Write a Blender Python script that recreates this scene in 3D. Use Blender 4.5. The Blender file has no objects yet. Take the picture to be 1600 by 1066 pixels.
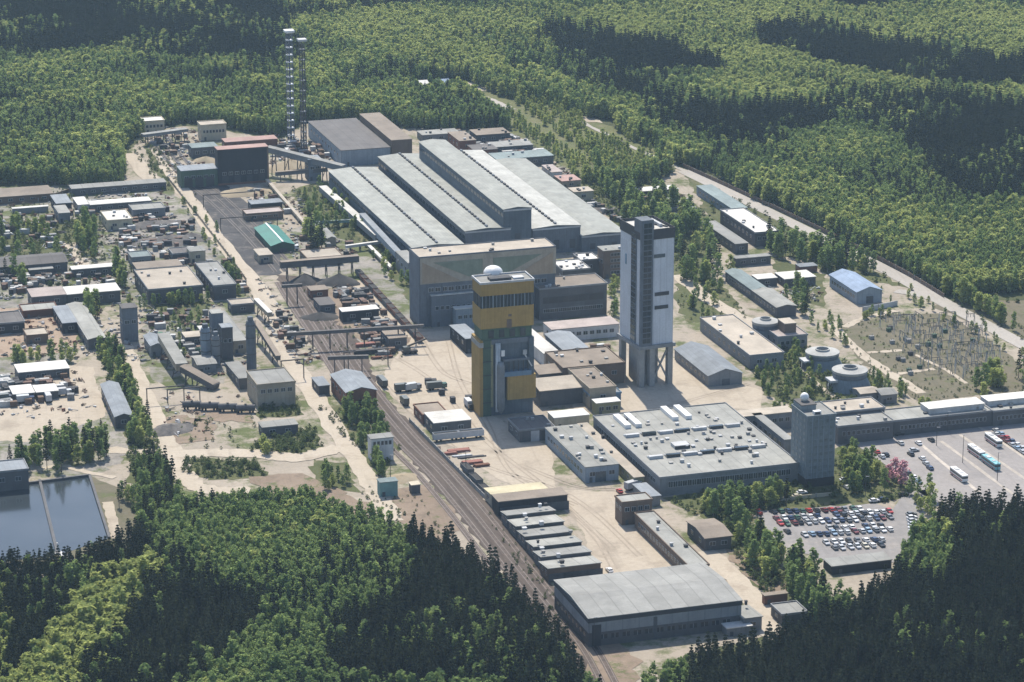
import bpy, math, random
import numpy as np
from mathutils import Vector
from mathutils.geometry import tessellate_polygon

SC = bpy.context.scene
COL = SC.collection
R = math.radians
random.seed(7); RNG = np.random.default_rng(7)

# ---------------------------------------------------------------- camera, world, sun, exposure
FOC, PITCH, CAMH = 4720.0, R(16.9), 400.0
cam_d = bpy.data.cameras.new('camera'); cam = bpy.data.objects.new('camera', cam_d); COL.objects.link(cam)
cam.location = (0, 0, CAMH); cam.rotation_euler = (R(90) - PITCH, 0, 0)
cam_d.sensor_width = 36.0; cam_d.lens = 36.0 * FOC / 1600.0
cam_d.clip_start = 1.0; cam_d.clip_end = 20000.0
SC.camera = cam
SUN_EL = R(54.0); SUN_DIR = Vector((-0.21, 0.98, 0)).normalized()          # ground direction from which the sun shines
w = bpy.data.worlds.new('World'); SC.world = w; w.use_nodes = True
nt = w.node_tree; bg = nt.nodes['Background']; sky = nt.nodes.new('ShaderNodeTexSky')
sky.sky_type = 'NISHITA'; sky.sun_disc = False; sky.sun_elevation = SUN_EL
sky.sun_rotation = math.atan2(SUN_DIR.x, SUN_DIR.y)
nt.links.new(sky.outputs[0], bg.inputs[0]); bg.inputs[1].default_value = 0.122
sd = bpy.data.lights.new('sun', 'SUN'); sd.energy = 4.3; sd.angle = R(0.53); sd.color = (1.0, 0.93, 0.82)
so = bpy.data.objects.new('sun', sd); COL.objects.link(so)
sun_to = Vector((SUN_DIR.x * math.cos(SUN_EL), SUN_DIR.y * math.cos(SUN_EL), math.sin(SUN_EL)))
so.rotation_euler = sun_to.to_track_quat('Z', 'Y').to_euler(); so.location = (0, 1500, 900)
SC.view_settings.view_transform = 'Standard'; SC.view_settings.look = 'None'
SC.view_settings.exposure = 0.71; SC.view_settings.gamma = 1.0
try:
    SC.cycles.use_denoising = True
    SC.cycles.max_bounces = 5; SC.cycles.diffuse_bounces = 2; SC.cycles.glossy_bounces = 2
    SC.cycles.transmission_bounces = 3; SC.cycles.volume_bounces = 0; SC.cycles.caustics_reflective = False
except Exception:
    pass

# ---------------------------------------------------------------- helpers
CT, ST = math.cos(PITCH), math.sin(PITCH)
def G(px, py, z=0.0):
    """point of the place, at height z, seen at this pixel of the 1600 x 1066 photograph"""
    a, b = px - 800.0, py - 533.0
    d = Vector((a, FOC * CT - b * ST, -FOC * ST - b * CT))
    t = (z - CAMH) / d.z
    return Vector((d.x * t, d.y * t, z))
def PX(p):
    x, y, z = p[0], p[1], p[2] - CAMH
    fz = y * CT - z * ST; dn = -y * ST - z * CT
    return 800 + FOC * x / fz, 533 + FOC * dn / fz
def ZAT(pb, py):
    """height of a point above ground point pb that is seen at row py"""
    lo, hi = 0.0, 200.0
    for _ in range(40):
        m = (lo + hi) / 2
        if PX((pb.x, pb.y, m))[1] > py: lo = m
        else: hi = m
    return lo
ANG = R(17.4)                                       # the works are laid out along this bearing
UB = Vector((math.cos(ANG), math.sin(ANG), 0)); UA = Vector((-math.sin(ANG), math.cos(ANG), 0))

def tag(o, label=None, cat=None, group=None, kind=None):
    if label: o['label'] = label
    if cat: o['category'] = cat
    if group: o['group'] = group
    if kind: o['kind'] = kind
    return o
def empty(name, loc, rz=0.0, label=None, cat=None, group=None):
    o = bpy.data.objects.new(name, None); COL.objects.link(o)
    o.location = loc; o.rotation_euler = (0, 0, rz); o.empty_display_size = 0.5
    return tag(o, label, cat, group)
def link(name, me, parent=None, loc=None, rz=0.0):
    o = bpy.data.objects.new(name, me); COL.objects.link(o)
    if parent is not None: o.parent = parent
    if loc is not None: o.location = loc
    if rz: o.rotation_euler = (0, 0, rz)
    return o

class MB:
    def __init__(s): s.v, s.f, s.m = [], [], []
    def face(s, pts, mi=0):
        n = len(s.v); s.v += [tuple(p) for p in pts]; s.f.append(tuple(range(n, n + len(pts)))); s.m.append(mi)
    def box(s, x0, y0, z0, x1, y1, z1, mi=0, bottom=True, top=True):
        n = len(s.v)
        s.v += [(x0,y0,z0),(x1,y0,z0),(x1,y1,z0),(x0,y1,z0),(x0,y0,z1),(x1,y0,z1),(x1,y1,z1),(x0,y1,z1)]
        fs = [(0,1,5,4),(1,2,6,5),(2,3,7,6),(3,0,4,7)]
        if top: fs.append((4,5,6,7))
        if bottom: fs.append((3,2,1,0))
        for f in fs: s.f.append(tuple(n + i for i in f)); s.m.append(mi)
        return s
    def beam(s, p0, p1, wd, ht=None, mi=0):
        p0, p1 = Vector(p0), Vector(p1); ht = ht or wd
        d = (p1 - p0)
        if d.length < 1e-6: return s
        d.normalize(); up = Vector((0,0,1)) if abs(d.z) < 0.95 else Vector((1,0,0))
        a = d.cross(up).normalized() * wd / 2; b = a.cross(d).normalized() * ht / 2
        n = len(s.v)
        for p in (p0, p1):
            for (i, j) in ((-1,-1),(1,-1),(1,1),(-1,1)): s.v.append(tuple(p + a * i + b * j))
        for f in ((0,1,5,4),(1,2,6,5),(2,3,7,6),(3,0,4,7),(3,2,1,0),(4,5,6,7)):
            s.f.append(tuple(n + i for i in f)); s.m.append(mi)
        return s
    def lathe(s, cx, cy, prof, n=20, mi=0, cap=True):
        k = len(s.v)
        for (r, z) in prof:
            for i in range(n):
                t = 2 * math.pi * i / n; s.v.append((cx + r * math.cos(t), cy + r * math.sin(t), z))
        for j in range(len(prof) - 1):
            for i in range(n):
                s.f.append((k + j*n + i, k + j*n + (i+1) % n, k + (j+1)*n + (i+1) % n, k + (j+1)*n + i)); s.m.append(mi)
        if cap:
            j = len(prof) - 1; s.f.append(tuple(k + j*n + i for i in range(n))); s.m.append(mi)
        return s
    def tube(s, p0, p1, r0, r1=None, n=6, mi=0):
        p0, p1 = Vector(p0), Vector(p1); r1 = r0 if r1 is None else r1
        d = (p1 - p0).normalized(); up = Vector((0,0,1)) if abs(d.z) < 0.95 else Vector((1,0,0))
        a = d.cross(up).normalized(); b = a.cross(d).normalized(); k = len(s.v)
        for p, r in ((p0, r0), (p1, r1)):
            for i in range(n):
                t = 2*math.pi*i/n; s.v.append(tuple(p + a*r*math.cos(t) + b*r*math.sin(t)))
        for i in range(n): s.f.append((k+i, k+(i+1) % n, k+n+(i+1) % n, k+n+i)); s.m.append(mi)
        s.f.append(tuple(k+n+i for i in range(n))); s.m.append(mi)
        s.f.append(tuple(k+n-1-i for i in range(n))); s.m.append(mi)
        return s
    def mesh(s, name, mats, smooth=False):
        me = bpy.data.meshes.new(name); me.from_pydata(s.v, [], s.f)
        if not isinstance(mats, (list, tuple)): mats = [mats]
        for m in mats: me.materials.append(m)
        if len(mats) > 1: me.polygons.foreach_set('material_index', s.m)
        if smooth: me.polygons.foreach_set('use_smooth', [True] * len(s.f))
        me.update(); return me
    def build(s, name, mats, parent=None, loc=None, rz=0.0, smooth=False):
        return link(name, s.mesh(name, mats, smooth), parent, loc, rz)

# ---------------------------------------------------------------- materials
MATS = {}
def _new(name):
    m = bpy.data.materials.new(name); m.use_nodes = True
    n = m.node_tree.nodes; l = m.node_tree.links
    return m, n, l, n['Principled BSDF']
def _mix(n, l, fac, a, b, mode='MIX'):
    x = n.new('ShaderNodeMix'); x.data_type = 'RGBA'; x.blend_type = mode
    for sock, val in ((x.inputs[0], fac), (x.inputs[6], a), (x.inputs[7], b)):
        if hasattr(val, 'is_linked'): l.new(val, sock)
        elif isinstance(val, (int, float)): sock.default_value = val
        else: sock.default_value = (val[0], val[1], val[2], 1)
    return x.outputs[2]
def _noise(n, l, co, scale, detail=4, rough=0.6):
    t = n.new('ShaderNodeTexNoise'); t.inputs['Scale'].default_value = scale
    t.inputs['Detail'].default_value = detail; t.inputs['Roughness'].default_value = rough
    l.new(co, t.inputs['Vector']); return t.outputs['Fac']
def _ramp(n, l, v, lo, hi):
    r = n.new('ShaderNodeMapRange'); r.inputs[1].default_value = lo; r.inputs[2].default_value = hi
    l.new(v, r.inputs[0]); return r.outputs[0]
def _math(n, l, op, a, b=None):
    x = n.new('ShaderNodeMath'); x.operation = op
    for i, v in enumerate((a, b)):
        if v is None: continue
        if hasattr(v, 'is_linked'): l.new(v, x.inputs[i])
        else: x.inputs[i].default_value = v
    return x.outputs[0]
def sc3(c, k): return tuple(min(1.0, x * k) for x in c)

def mat(name, c, rough=0.85, var=0.22, scale=0.12, seam=None, seam_axis='X', streak=False, metal=0.0, stain=None, spec=0.3):
    """weathered solid: large blotches, fine grain, optional sheet joints and rain streaks"""
    if name in MATS: return MATS[name]
    c = sc3(c, 0.68); stain = sc3(stain, 0.68) if stain else None
    m, n, l, p = _new(name)
    co = n.new('ShaderNodeTexCoord').outputs['Object']
    oi = n.new('ShaderNodeObjectInfo').outputs['Random']
    ofs = n.new('ShaderNodeVectorMath'); ofs.operation = 'ADD'; l.new(co, ofs.inputs[0])
    cmb = n.new('ShaderNodeCombineXYZ'); l.new(_math(n, l, 'MULTIPLY', oi, 300.0), cmb.inputs[0]); l.new(cmb.outputs[0], ofs.inputs[1])
    v = ofs.outputs[0]
    a = _ramp(n, l, _noise(n, l, v, scale, 5, 0.65), 0.3, 0.7)
    col = _mix(n, l, a, sc3(c, 1 - var), sc3(c, 1 + var))
    b = _ramp(n, l, _noise(n, l, v, scale * 9, 3, 0.7), 0.45, 0.75)
    col = _mix(n, l, _math(n, l, 'MULTIPLY', b, 0.35), col, stain or sc3(c, 0.55))
    if streak:
        mp = n.new('ShaderNodeMapping'); mp.inputs['Scale'].default_value = (1, 1, 0.08); l.new(v, mp.inputs[0])
        s_ = _ramp(n, l, _noise(n, l, mp.outputs[0], 0.9, 3, 0.6), 0.5, 0.72)
        col = _mix(n, l, _math(n, l, 'MULTIPLY', s_, 0.4), col, sc3(c, 0.6))
    if seam:
        sp = n.new('ShaderNodeSeparateXYZ'); l.new(co, sp.inputs[0])
        fr = _math(n, l, 'FRACT', _math(n, l, 'DIVIDE', sp.outputs[seam_axis], seam))
        ln = _math(n, l, 'LESS_THAN', fr, 0.07)
        col = _mix(n, l, _math(n, l, 'MULTIPLY', ln, 0.5), col, sc3(c, 0.5))
        vs = n.new('ShaderNodeVectorMath'); vs.operation = 'DIVIDE'; l.new(v, vs.inputs[0]); vs.inputs[1].default_value = (seam, seam * 2.3, seam * 1.6)
        vf = n.new('ShaderNodeVectorMath'); vf.operation = 'FLOOR'; l.new(vs.outputs[0], vf.inputs[0])
        wn = n.new('ShaderNodeTexWhiteNoise'); l.new(vf.outputs[0], wn.inputs['Vector'])
        col = _mix(n, l, _math(n, l, 'MULTIPLY', _math(n, l, 'POWER', wn.outputs[0], 2.0), 0.32), col, sc3(c, 0.6))
    br = n.new('ShaderNodeHueSaturation'); l.new(col, br.inputs['Color'])
    l.new(_math(n, l, 'ADD', _math(n, l, 'MULTIPLY', oi, 0.2), 0.9), br.inputs['Value'])
    l.new(br.outputs[0], p.inputs['Base Color'])
    p.inputs['Roughness'].default_value = rough; p.inputs['Metallic'].default_value = metal
    p.inputs['Specular IOR Level'].default_value = spec
    MATS[name] = m; return m
def paint(name, c, rough=0.4, spec=0.5):
    return mat(name, sc3(c, 1.3), rough, 0.08, 0.6, spec=spec)
def glass(name, c=(0.03, 0.045, 0.055), rough=0.15):
    return mat(name, c, rough, 0.5, 0.5, spec=0.5)
def ground(name, c1, c2, c3=None, weeds=0.0, scale=0.03, rough=0.95, streak_dir=None, green=(0.085, 0.10, 0.035)):
    if name in MATS: return MATS[name]
    c1, c2 = sc3(c1, .72), sc3(c2, .72); c3 = sc3(c3, .72) if c3 else None
    m, n, l, p = _new(name)
    co = n.new('ShaderNodeTexCoord').outputs['Object']
    if streak_dir is not None:
        mp = n.new('ShaderNodeMapping'); mp.vector_type = 'TEXTURE'
        mp.inputs['Rotation'].default_value = (0, 0, streak_dir); mp.inputs['Scale'].default_value = (14, 1, 1); l.new(co, mp.inputs[0])
        base = mp.outputs[0]; k = 12
    else: base, k = co, 1
    a = _ramp(n, l, _noise(n, l, base, scale * k, 6, 0.7), 0.35, 0.65)
    col = _mix(n, l, a, c1, c2)
    if c3:
        b = _ramp(n, l, _noise(n, l, co, scale * 3.1, 5, 0.7), 0.52, 0.68)
        col = _mix(n, l, b, col, c3)
    f = _ramp(n, l, _noise(n, l, base, scale * k * 22, 3, 0.75), 0.3, 0.75)
    col = _mix(n, l, _math(n, l, 'MULTIPLY', f, 0.45), col, sc3(c1, 0.62))
    tr = n.new('ShaderNodeMapping'); tr.vector_type = 'TEXTURE'; tr.inputs['Rotation'].default_value = (0, 0, R(17.4 + 82)); tr.inputs['Scale'].default_value = (16, 1, 1); l.new(co, tr.inputs[0])
    tk = _ramp(n, l, _noise(n, l, tr.outputs[0], 0.35, 4, 0.6), 0.54, 0.66)
    col = _mix(n, l, _math(n, l, 'MULTIPLY', tk, 0.22), col, sc3(c1, 0.55))
    if weeds:
        g = _ramp(n, l, _noise(n, l, co, scale * 1.9, 8, 0.75), 0.62 - weeds * 0.25, 0.72 - weeds * 0.25)
        col = _mix(n, l, g, col, _mix(n, l, _noise(n, l, co, 0.4), sc3(green, 0.6), sc3(green, 1.4)))
    l.new(col, p.inputs['Base Color']); p.inputs['Roughness'].default_value = rough; p.inputs['Specular IOR Level'].default_value = 0.2
    MATS[name] = m; return m
def foliage(name, dark, light, trans=0.3):
    m = bpy.data.materials.new(name); m.use_nodes = True
    n = m.node_tree.nodes; l = m.node_tree.links
    n.remove(n['Principled BSDF']); out = n['Material Output']
    oi = n.new('ShaderNodeObjectInfo').outputs['Random']; isl = n.new('ShaderNodeNewGeometry').outputs['Random Per Island']
    f = _math(n, l, 'ADD', _math(n, l, 'MULTIPLY', oi, 0.6), _math(n, l, 'MULTIPLY', isl, 0.2))
    stand = _ramp(n, l, _noise(n, l, n.new('ShaderNodeObjectInfo').outputs['Location'], 0.013, 4, 0.65), 0.32, 0.68)   # stands of trees differ in leaf
    f = _math(n, l, 'ADD', f, _math(n, l, 'SUBTRACT', _math(n, l, 'MULTIPLY', stand, 0.9), 0.42))
    col = _mix(n, l, f, dark, light)
    d = n.new('ShaderNodeBsdfDiffuse'); t = n.new('ShaderNodeBsdfTranslucent'); mx = n.new('ShaderNodeMixShader')
    l.new(col, d.inputs[0]); l.new(_mix(n, l, 0.35, col, (0.16, 0.18, 0.03)), t.inputs[0]); mx.inputs[0].default_value = trans
    l.new(d.outputs[0], mx.inputs[1]); l.new(t.outputs[0], mx.inputs[2]); l.new(mx.outputs[0], out.inputs['Surface'])
    MATS[name] = m; return m

# walls and roofs
W = dict(
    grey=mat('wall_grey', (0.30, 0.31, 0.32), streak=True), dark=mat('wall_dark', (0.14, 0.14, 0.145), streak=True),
    beige=mat('wall_beige', (0.45, 0.39, 0.30), streak=True), brown=mat('wall_brown', (0.22, 0.16, 0.12), streak=True),
    white=mat('wall_white', (0.70, 0.70, 0.70), streak=True), cream=mat('wall_cream', (0.66, 0.58, 0.42), streak=True),
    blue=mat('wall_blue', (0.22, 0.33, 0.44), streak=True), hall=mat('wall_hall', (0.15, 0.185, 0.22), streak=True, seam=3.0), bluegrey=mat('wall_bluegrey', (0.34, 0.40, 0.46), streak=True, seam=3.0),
    rust=mat('wall_rust', (0.24, 0.11, 0.07), streak=True), teal=mat('wall_teal', (0.25, 0.45, 0.44), streak=True),
    olive=mat('wall_olive', (0.36, 0.34, 0.20), streak=True), yellow=mat('wall_yellow', (0.50, 0.33, 0.105), streak=True, seam=1.5, var=0.12),
    green=mat('wall_green', (0.10, 0.16, 0.11), streak=True), black=mat('wall_black', (0.045, 0.045, 0.05), streak=True, seam=2.5),
    panel=mat('wall_panel', (0.36, 0.38, 0.39), seam=6.0, streak=True), steel=mat('wall_steel', (0.19, 0.215, 0.25), streak=True, seam=1.2),
    tower=mat('wall_tower_white', (0.86, 0.90, 0.98), seam=3.0, streak=True, var=0.06), brick=mat('wall_brick', (0.26, 0.15, 0.11), streak=True),
    block=mat('wall_block', (0.26, 0.305, 0.33), streak=True, seam=2.7, var=0.1))
RF = dict(
    grey=mat('roof_grey', (0.37, 0.37, 0.34), seam=6.0, stain=(0.22, 0.21, 0.19)), light=mat('roof_light', (0.33, 0.33, 0.31), seam=6.0, stain=(0.24, 0.235, 0.22)),
    dark=mat('roof_dark', (0.15, 0.14, 0.135), seam=6.0), brown=mat('roof_brown', (0.30, 0.25, 0.20), stain=(0.16, 0.12, 0.09)),
    beige=mat('roof_beige', (0.50, 0.44, 0.36), stain=(0.30, 0.24, 0.18)), white=mat('roof_white', (0.74, 0.72, 0.67), stain=(0.45, 0.42, 0.38)),
    blue=mat('roof_blue', (0.32, 0.41, 0.55), seam=2.0), bluegrey=mat('roof_bluegrey', (0.30, 0.33, 0.36), seam=2.0),
    red=mat('roof_red', (0.46, 0.30, 0.26)), pink=mat('roof_pink', (0.46, 0.39, 0.36)), green=mat('roof_green', (0.02, 0.19, 0.145), rough=0.5),
    teal=mat('roof_teal', (0.26, 0.32, 0.32), seam=2.0), cream=mat('roof_cream', (0.62, 0.55, 0.42)), yellow=mat('roof_yellow', (0.62, 0.55, 0.37)), asb=mat('roof_fibre', (0.40, 0.41, 0.375), seam=1.6, stain=(0.26, 0.27, 0.24)),
    asbl=mat('roof_fibre_pale', (0.56, 0.56, 0.52), seam=1.6, stain=(0.34, 0.34, 0.31)))
TRIM = mat('trim_dark', (0.08, 0.08, 0.085)); CONC = mat('concrete', (0.42, 0.41, 0.39)); STEEL = mat('steel', (0.13, 0.12, 0.115), metal=0.2)
PALE = mat('pale_metal', (0.62, 0.63, 0.64)); WHITE = paint('white_paint', (0.80, 0.80, 0.79)); RUST = mat('rust', (0.22, 0.10, 0.06))
GLASS = glass('window_glass'); GLASSB = glass('window_glass_pale', (0.09, 0.12, 0.14)); DOOR = mat('door_steel', (0.12, 0.13, 0.14)); RUBBER = mat('tyre_rubber', (0.02, 0.02, 0.02))

# ---------------------------------------------------------------- ground
def poly_px(pts): return [G(x, y) for x, y in pts]
def sheet(name, pts, z, m, jit=1.2, step=4.0, px=True, kind='structure'):
    P = poly_px(pts) if px else [Vector((p[0], p[1], 0)) for p in pts]
    out = []
    rn = random.Random(name + str(len(pts)) + str(pts[0]))
    for i, a in enumerate(P):
        b = P[(i + 1) % len(P)]; k = max(1, int((b - a).length / step))
        for j in range(k):
            q = a.lerp(b, j / k)
            if jit: q = q + Vector((rn.uniform(-jit, jit), rn.uniform(-jit, jit), 0))
            out.append(Vector((q.x, q.y, z)))
    tris = tessellate_polygon([out])
    me = bpy.data.meshes.new(name); me.from_pydata([tuple(v) for v in out], [], [tuple(t) for t in tris])
    import bmesh
    bm = bmesh.new(); bm.from_mesh(me); bmesh.ops.recalc_face_normals(bm, faces=bm.faces)
    if sum(f.normal.z for f in bm.faces) < 0: bmesh.ops.reverse_faces(bm, faces=bm.faces)
    bm.to_mesh(me); bm.free(); me.materials.append(m)
    o = link(name, me); o['kind'] = kind; return o
def smooth_line(pts, n=8):
    out = []
    for i in range(len(pts) - 1):
        p0, p1, p2, p3 = pts[max(i-1, 0)], pts[i], pts[i+1], pts[min(i+2, len(pts)-1)]
        for k in range(n):
            t = k / n
            out.append(0.5 * ((2*p1) + (p2-p0)*t + (2*p0-5*p1+4*p2-p3)*t*t + (3*p1-p0-3*p2+p3)*t**3))
    out.append(pts[-1]); return out
def ribbon(name, pts, wd, z, m, jit=0.0, off=0.0, kerb=False):
    P = smooth_line(poly_px(pts)); mb = MB(); L, Rr = [], []
    for i, p in enumerate(P):
        d = (P[min(i+1, len(P)-1)] - P[max(i-1, 0)]).normalized(); s = Vector((-d.y, d.x, 0))
        c = p + s * off
        L.append(c + s * (wd/2 + random.uniform(-jit, jit))); Rr.append(c - s * (wd/2 + random.uniform(-jit, jit)))
    for i in range(len(P) - 1):
        mb.face([(q.x, q.y, z) for q in (Rr[i], Rr[i+1], L[i+1], L[i])])
    o = mb.build(name, m); o['kind'] = 'structure'; return o

M_FLOOR = ground('forest_floor', (0.075, 0.085, 0.035), (0.115, 0.125, 0.05), (0.055, 0.07, 0.03), scale=0.02)
M_SITE = ground('site_dirt', (0.40, 0.345, 0.275), (0.49, 0.425, 0.345), (0.34, 0.29, 0.23), weeds=0.5, scale=0.022)
M_LEFT = ground('works_dirt', (0.29, 0.27, 0.24), (0.44, 0.40, 0.35), (0.17, 0.16, 0.15), weeds=0.62, scale=0.025)
M_YARD = ground('yard_concrete', (0.51, 0.435, 0.34), (0.565, 0.49, 0.39), (0.385, 0.325, 0.255), scale=0.022)
M_PARK = ground('park_asphalt', (0.345, 0.32, 0.305), (0.415, 0.385, 0.365), (0.31, 0.29, 0.28), scale=0.02)
M_PARK2 = ground('park_asphalt_grey', (0.30, 0.285, 0.275), (0.36, 0.34, 0.33), (0.42, 0.38, 0.35), scale=0.02)
M_ROAD = ground('road_concrete', (0.44, 0.41, 0.37), (0.52, 0.48, 0.43), scale=0.03)
M_DIRTROAD = ground('dirt_road', (0.54, 0.47, 0.37), (0.60, 0.52, 0.42), (0.43, 0.36, 0.28), scale=0.03)
M_BALLAST = ground('rail_ballast', (0.075, 0.058, 0.049), (0.165, 0.132, 0.108), (0.15, 0.12, 0.10), scale=0.03, streak_dir=R(17.4) + R(90) + R(2))
M_COAL = ground('coal_yard', (0.06, 0.058, 0.06), (0.12, 0.115, 0.115), (0.24, 0.215, 0.19), scale=0.03)
M_GRASS = ground('grass_ground', (0.085, 0.10, 0.035), (0.13, 0.14, 0.055), (0.24, 0.205, 0.12), weeds=0.3, scale=0.04)
M_DRY = ground('dry_grass', (0.165, 0.15, 0.10), (0.22, 0.19, 0.13), (0.12, 0.125, 0.06), weeds=0.3, scale=0.035)
M_BRICKYARD = ground('brick_sand', (0.40, 0.30, 0.22), (0.48, 0.375, 0.28), (0.30, 0.21, 0.155), scale=0.03)
M_PAINT = mat('road_paint', (0.56, 0.50, 0.43), var=0.2, scale=0.3)

def big_ground():
    mb = MB(); xs = np.linspace(-2600, 2600, 14); ys = np.linspace(-300, 6200, 18)
    for i in range(13):
        for j in range(17):
            mb.face([(xs[i], ys[j], 0), (xs[i+1], ys[j], 0), (xs[i+1], ys[j+1], 0), (xs[i], ys[j+1], 0)])
    o = mb.build('ground', M_FLOOR); o['kind'] = 'structure'
big_ground()
SITE = [(-160,296),(120,290),(190,285),(200,245),(225,205),(300,197),(440,218),(480,192),(600,200),(720,203),(800,210),(850,240),(905,280),(985,298),(1030,285),(1062,262),(1110,285),(1700,588),(1720,800),(1470,812),(1452,850),(1410,905),(1250,965),(1180,1000),(1080,1020),(1030,1050),(1010,1180),(950,1180),(930,1085),(840,985),(760,905),(640,862),(560,830),(480,805),(300,800),(215,850),(100,900),(-160,915)]
sheet('site_ground', SITE, 0.05, M_SITE, jit=2.5)
sheet('works_ground', [(-160,300),(190,290),(262,292),(300,330),(365,405),(395,452),(300,470),(160,480),(110,560),(160,640),(215,700),(150,745),(60,745),(-160,765)], 0.10, M_LEFT, jit=2.5)
sheet('works_ground', [(455,360),(520,345),(640,430),(655,510),(590,560),(520,520),(470,440)], 0.10, M_LEFT, jit=2.5)
sheet('works_ground', [(230,480),(390,470),(400,575),(330,605),(260,610),(215,560)], 0.10, M_LEFT, jit=2.5)
sheet('works_ground', [(690,205),(800,210),(905,280),(975,345),(930,330),(860,262),(760,250),(700,232)], 0.10, M_LEFT, jit=2.5)
sheet('yard', [(592,600),(640,520),(745,515),(752,640),(860,700),(870,765),(965,770),(1062,882),(1000,905),(942,905),(895,800),(765,742),(650,655)], 0.13, M_YARD, jit=0.8)
sheet('yard', [(850,560),(900,640),(1010,650),(1105,640),(1190,640),(1190,610),(1150,600),(1060,560)], 0.13, M_YARD, jit=0.8)
sheet('coal_yard', [(272,285),(345,282),(400,330),(440,400),(438,430),(395,432),(350,375),(300,318)], 0.15, M_COAL, jit=1.0)
sheet('railway_bed', [(900,1180),(1010,1180),(960,1060),(905,965),(860,905),(800,830),(745,765),(690,705),(640,660),(592,607),(575,560),(546,512),(520,470),(502,437),(432,430),(440,455),(470,510),(505,565),(548,618),(606,672),(660,740),(714,805),(752,850),(808,925),(858,985),(905,1050)], 0.17, M_BALLAST, jit=1.2)
sheet('brick_yard', [(-60,484),(95,480),(128,545),(100,552),(-60,562)], 0.13, M_BRICKYARD, jit=1.0)
sheet('white_yard', [(-60,620),(30,615),(110,570),(145,575),(168,650),(120,668),(60,690),(-60,690)], 0.13, M_YARD, jit=1.0)
for k, pts in enumerate([
    [(1300,512),(1400,490),(1475,490),(1560,542),(1602,575),(1610,612),(1435,628),(1345,565)],
    [(1452,478),(1500,470),(1700,470),(1700,560),(1640,548)],
    [(132,742),(172,758),(210,780),(216,835),(165,842)]]): sheet('dry_meadow', pts, 0.14, M_DRY, jit=1.5)
for k, pts in enumerate([
    [(1058,442),(1110,432),(1150,470),(1170,500),(1080,505),(1058,480)],
    [(1165,568),(1240,535),(1300,560),(1380,592),(1375,632),(1255,640),(1195,618)],
    [(1035,778),(1250,735),(1330,690),(1440,768),(1390,785),(1180,800),(1075,805)],
    [(290,717),(400,720),(415,745),(330,752),(285,738)], [(400,690),(490,668),(505,700),(470,712),(390,708)], [(400,628),(465,620),(470,650),(405,656)],
    [(452,298),(510,284),(570,330),(640,400),(640,430),(560,385),(490,352)],
    [(-60,335),(90,348),(150,335),(152,402),(-60,408)],
    [(150,540),(190,540),(245,690),(290,800),(205,815),(200,690)],
    [(1090,800),(1180,800),(1200,865),(1310,960),(1190,930),(1130,850)],
    [(500,640),(575,625),(625,700),(590,745)], [(480,715),(540,725),(560,770),(500,760)],
    [(930,250),(1060,300),(1110,340),(1105,440),(1060,440),(960,350),(905,290)],
    [(1070,268),(1290,385),(1420,450),(1300,430),(1110,350)],
    [(225,480),(330,468),(320,500),(240,505)], [(620,395),(700,500),(650,480),(600,425)],
    [(1200,400),(1290,430),(1290,480),(1240,470)], [(225,220),(300,290),(262,300),(240,262)]]): sheet('grass_ground', pts, 0.12, M_GRASS, jit=2.0)
M_TRACK = ground('tyre_dust', (0.40, 0.335, 0.26), (0.47, 0.40, 0.32), (0.33, 0.275, 0.21), scale=0.08)
for pts in ([(620,560),(680,600),(760,690),(850,760),(960,860)], [(700,530),(720,600),(760,660),(800,740),(900,790)], [(600,600),(640,640),(740,720),(890,775),(1000,870)], [(655,525),(690,580),(735,600)], [(900,640),(1000,645),(1100,620),(1170,600)], [(820,730),(900,760),(960,765)], [(880,790),(930,840),(960,890)]):
    for off in (-1.0, 1.0): ribbon('tyre_track', pts, .7, 0.16 + .01*(off > 0), M_TRACK, jit=.15, off=off)
M_SOIL = ground('bare_soil', (0.27, 0.205, 0.15), (0.36, 0.28, 0.21), (0.20, 0.16, 0.12), weeds=.3, scale=.05)
for pts in ([(392,748),(470,738),(520,760),(600,800),(520,808),(430,790)], [(235,655),(290,650),(345,665),(330,690),(260,695)], [(618,762),(670,758),(720,815),(700,850),(650,835),(610,800)], [(900,1010),(960,1005),(1000,1030),(985,1090),(940,1085)],
            [(300,640),(400,642),(395,660),(310,658)], [(1130,855),(1170,865),(1230,915),(1215,935),(1160,900)], [(560,450),(640,530),(600,560),(520,500),(480,450)]): sheet('bare_soil', pts, 0.18, M_SOIL, jit=2.0)
for pts in ([(900,182),(935,186),(945,192),(920,192)], [(718,128),(760,132),(775,142),(735,142)], [(0,166),(90,170),(88,176),(0,174)], [(305,133),(370,131),(380,136),(310,139)]): sheet('clearing', pts, 0.16, M_DIRTROAD, jit=2.0)
sheet('car_park', [(1180,800),(1370,788),(1395,797),(1415,770),(1455,765),(1445,800),(1442,850),(1405,878),(1330,890),(1275,872),(1205,848)], 0.20, M_PARK2, jit=0.4)
sheet('car_park', [(1330,692),(1400,680),(1720,640),(1720,830),(1480,800),(1430,765),(1395,735)], 0.20, M_PARK, jit=0.4)
sheet('dry_meadow', [(735,142),(800,150),(905,178),(1000,215),(1045,258),(985,292),(905,278),(850,238),(800,206),(760,170)], 0.03, ground('young_meadow', (0.13, 0.145, 0.055), (0.19, 0.19, 0.08), (0.24, 0.21, 0.13), weeds=.4, scale=.03), jit=2)
ribbon('road', [(1720,605),(1600,540),(1480,476),(1395,428),(1300,380),(1210,336),(1130,297),(1068,267)], 9.0, 0.22, M_ROAD)
ribbon('road', [(1400,455),(1440,462),(1475,473)], 7.0, 0.21, M_ROAD)
ribbon('road', [(800,172),(770,158),(740,146),(716,133)], 6.0, 0.22, M_ROAD, jit=.6)
ribbon('road', [(1068,267),(1000,236),(905,190)], 3.4, 0.21, M_ROAD, jit=.8)
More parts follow.
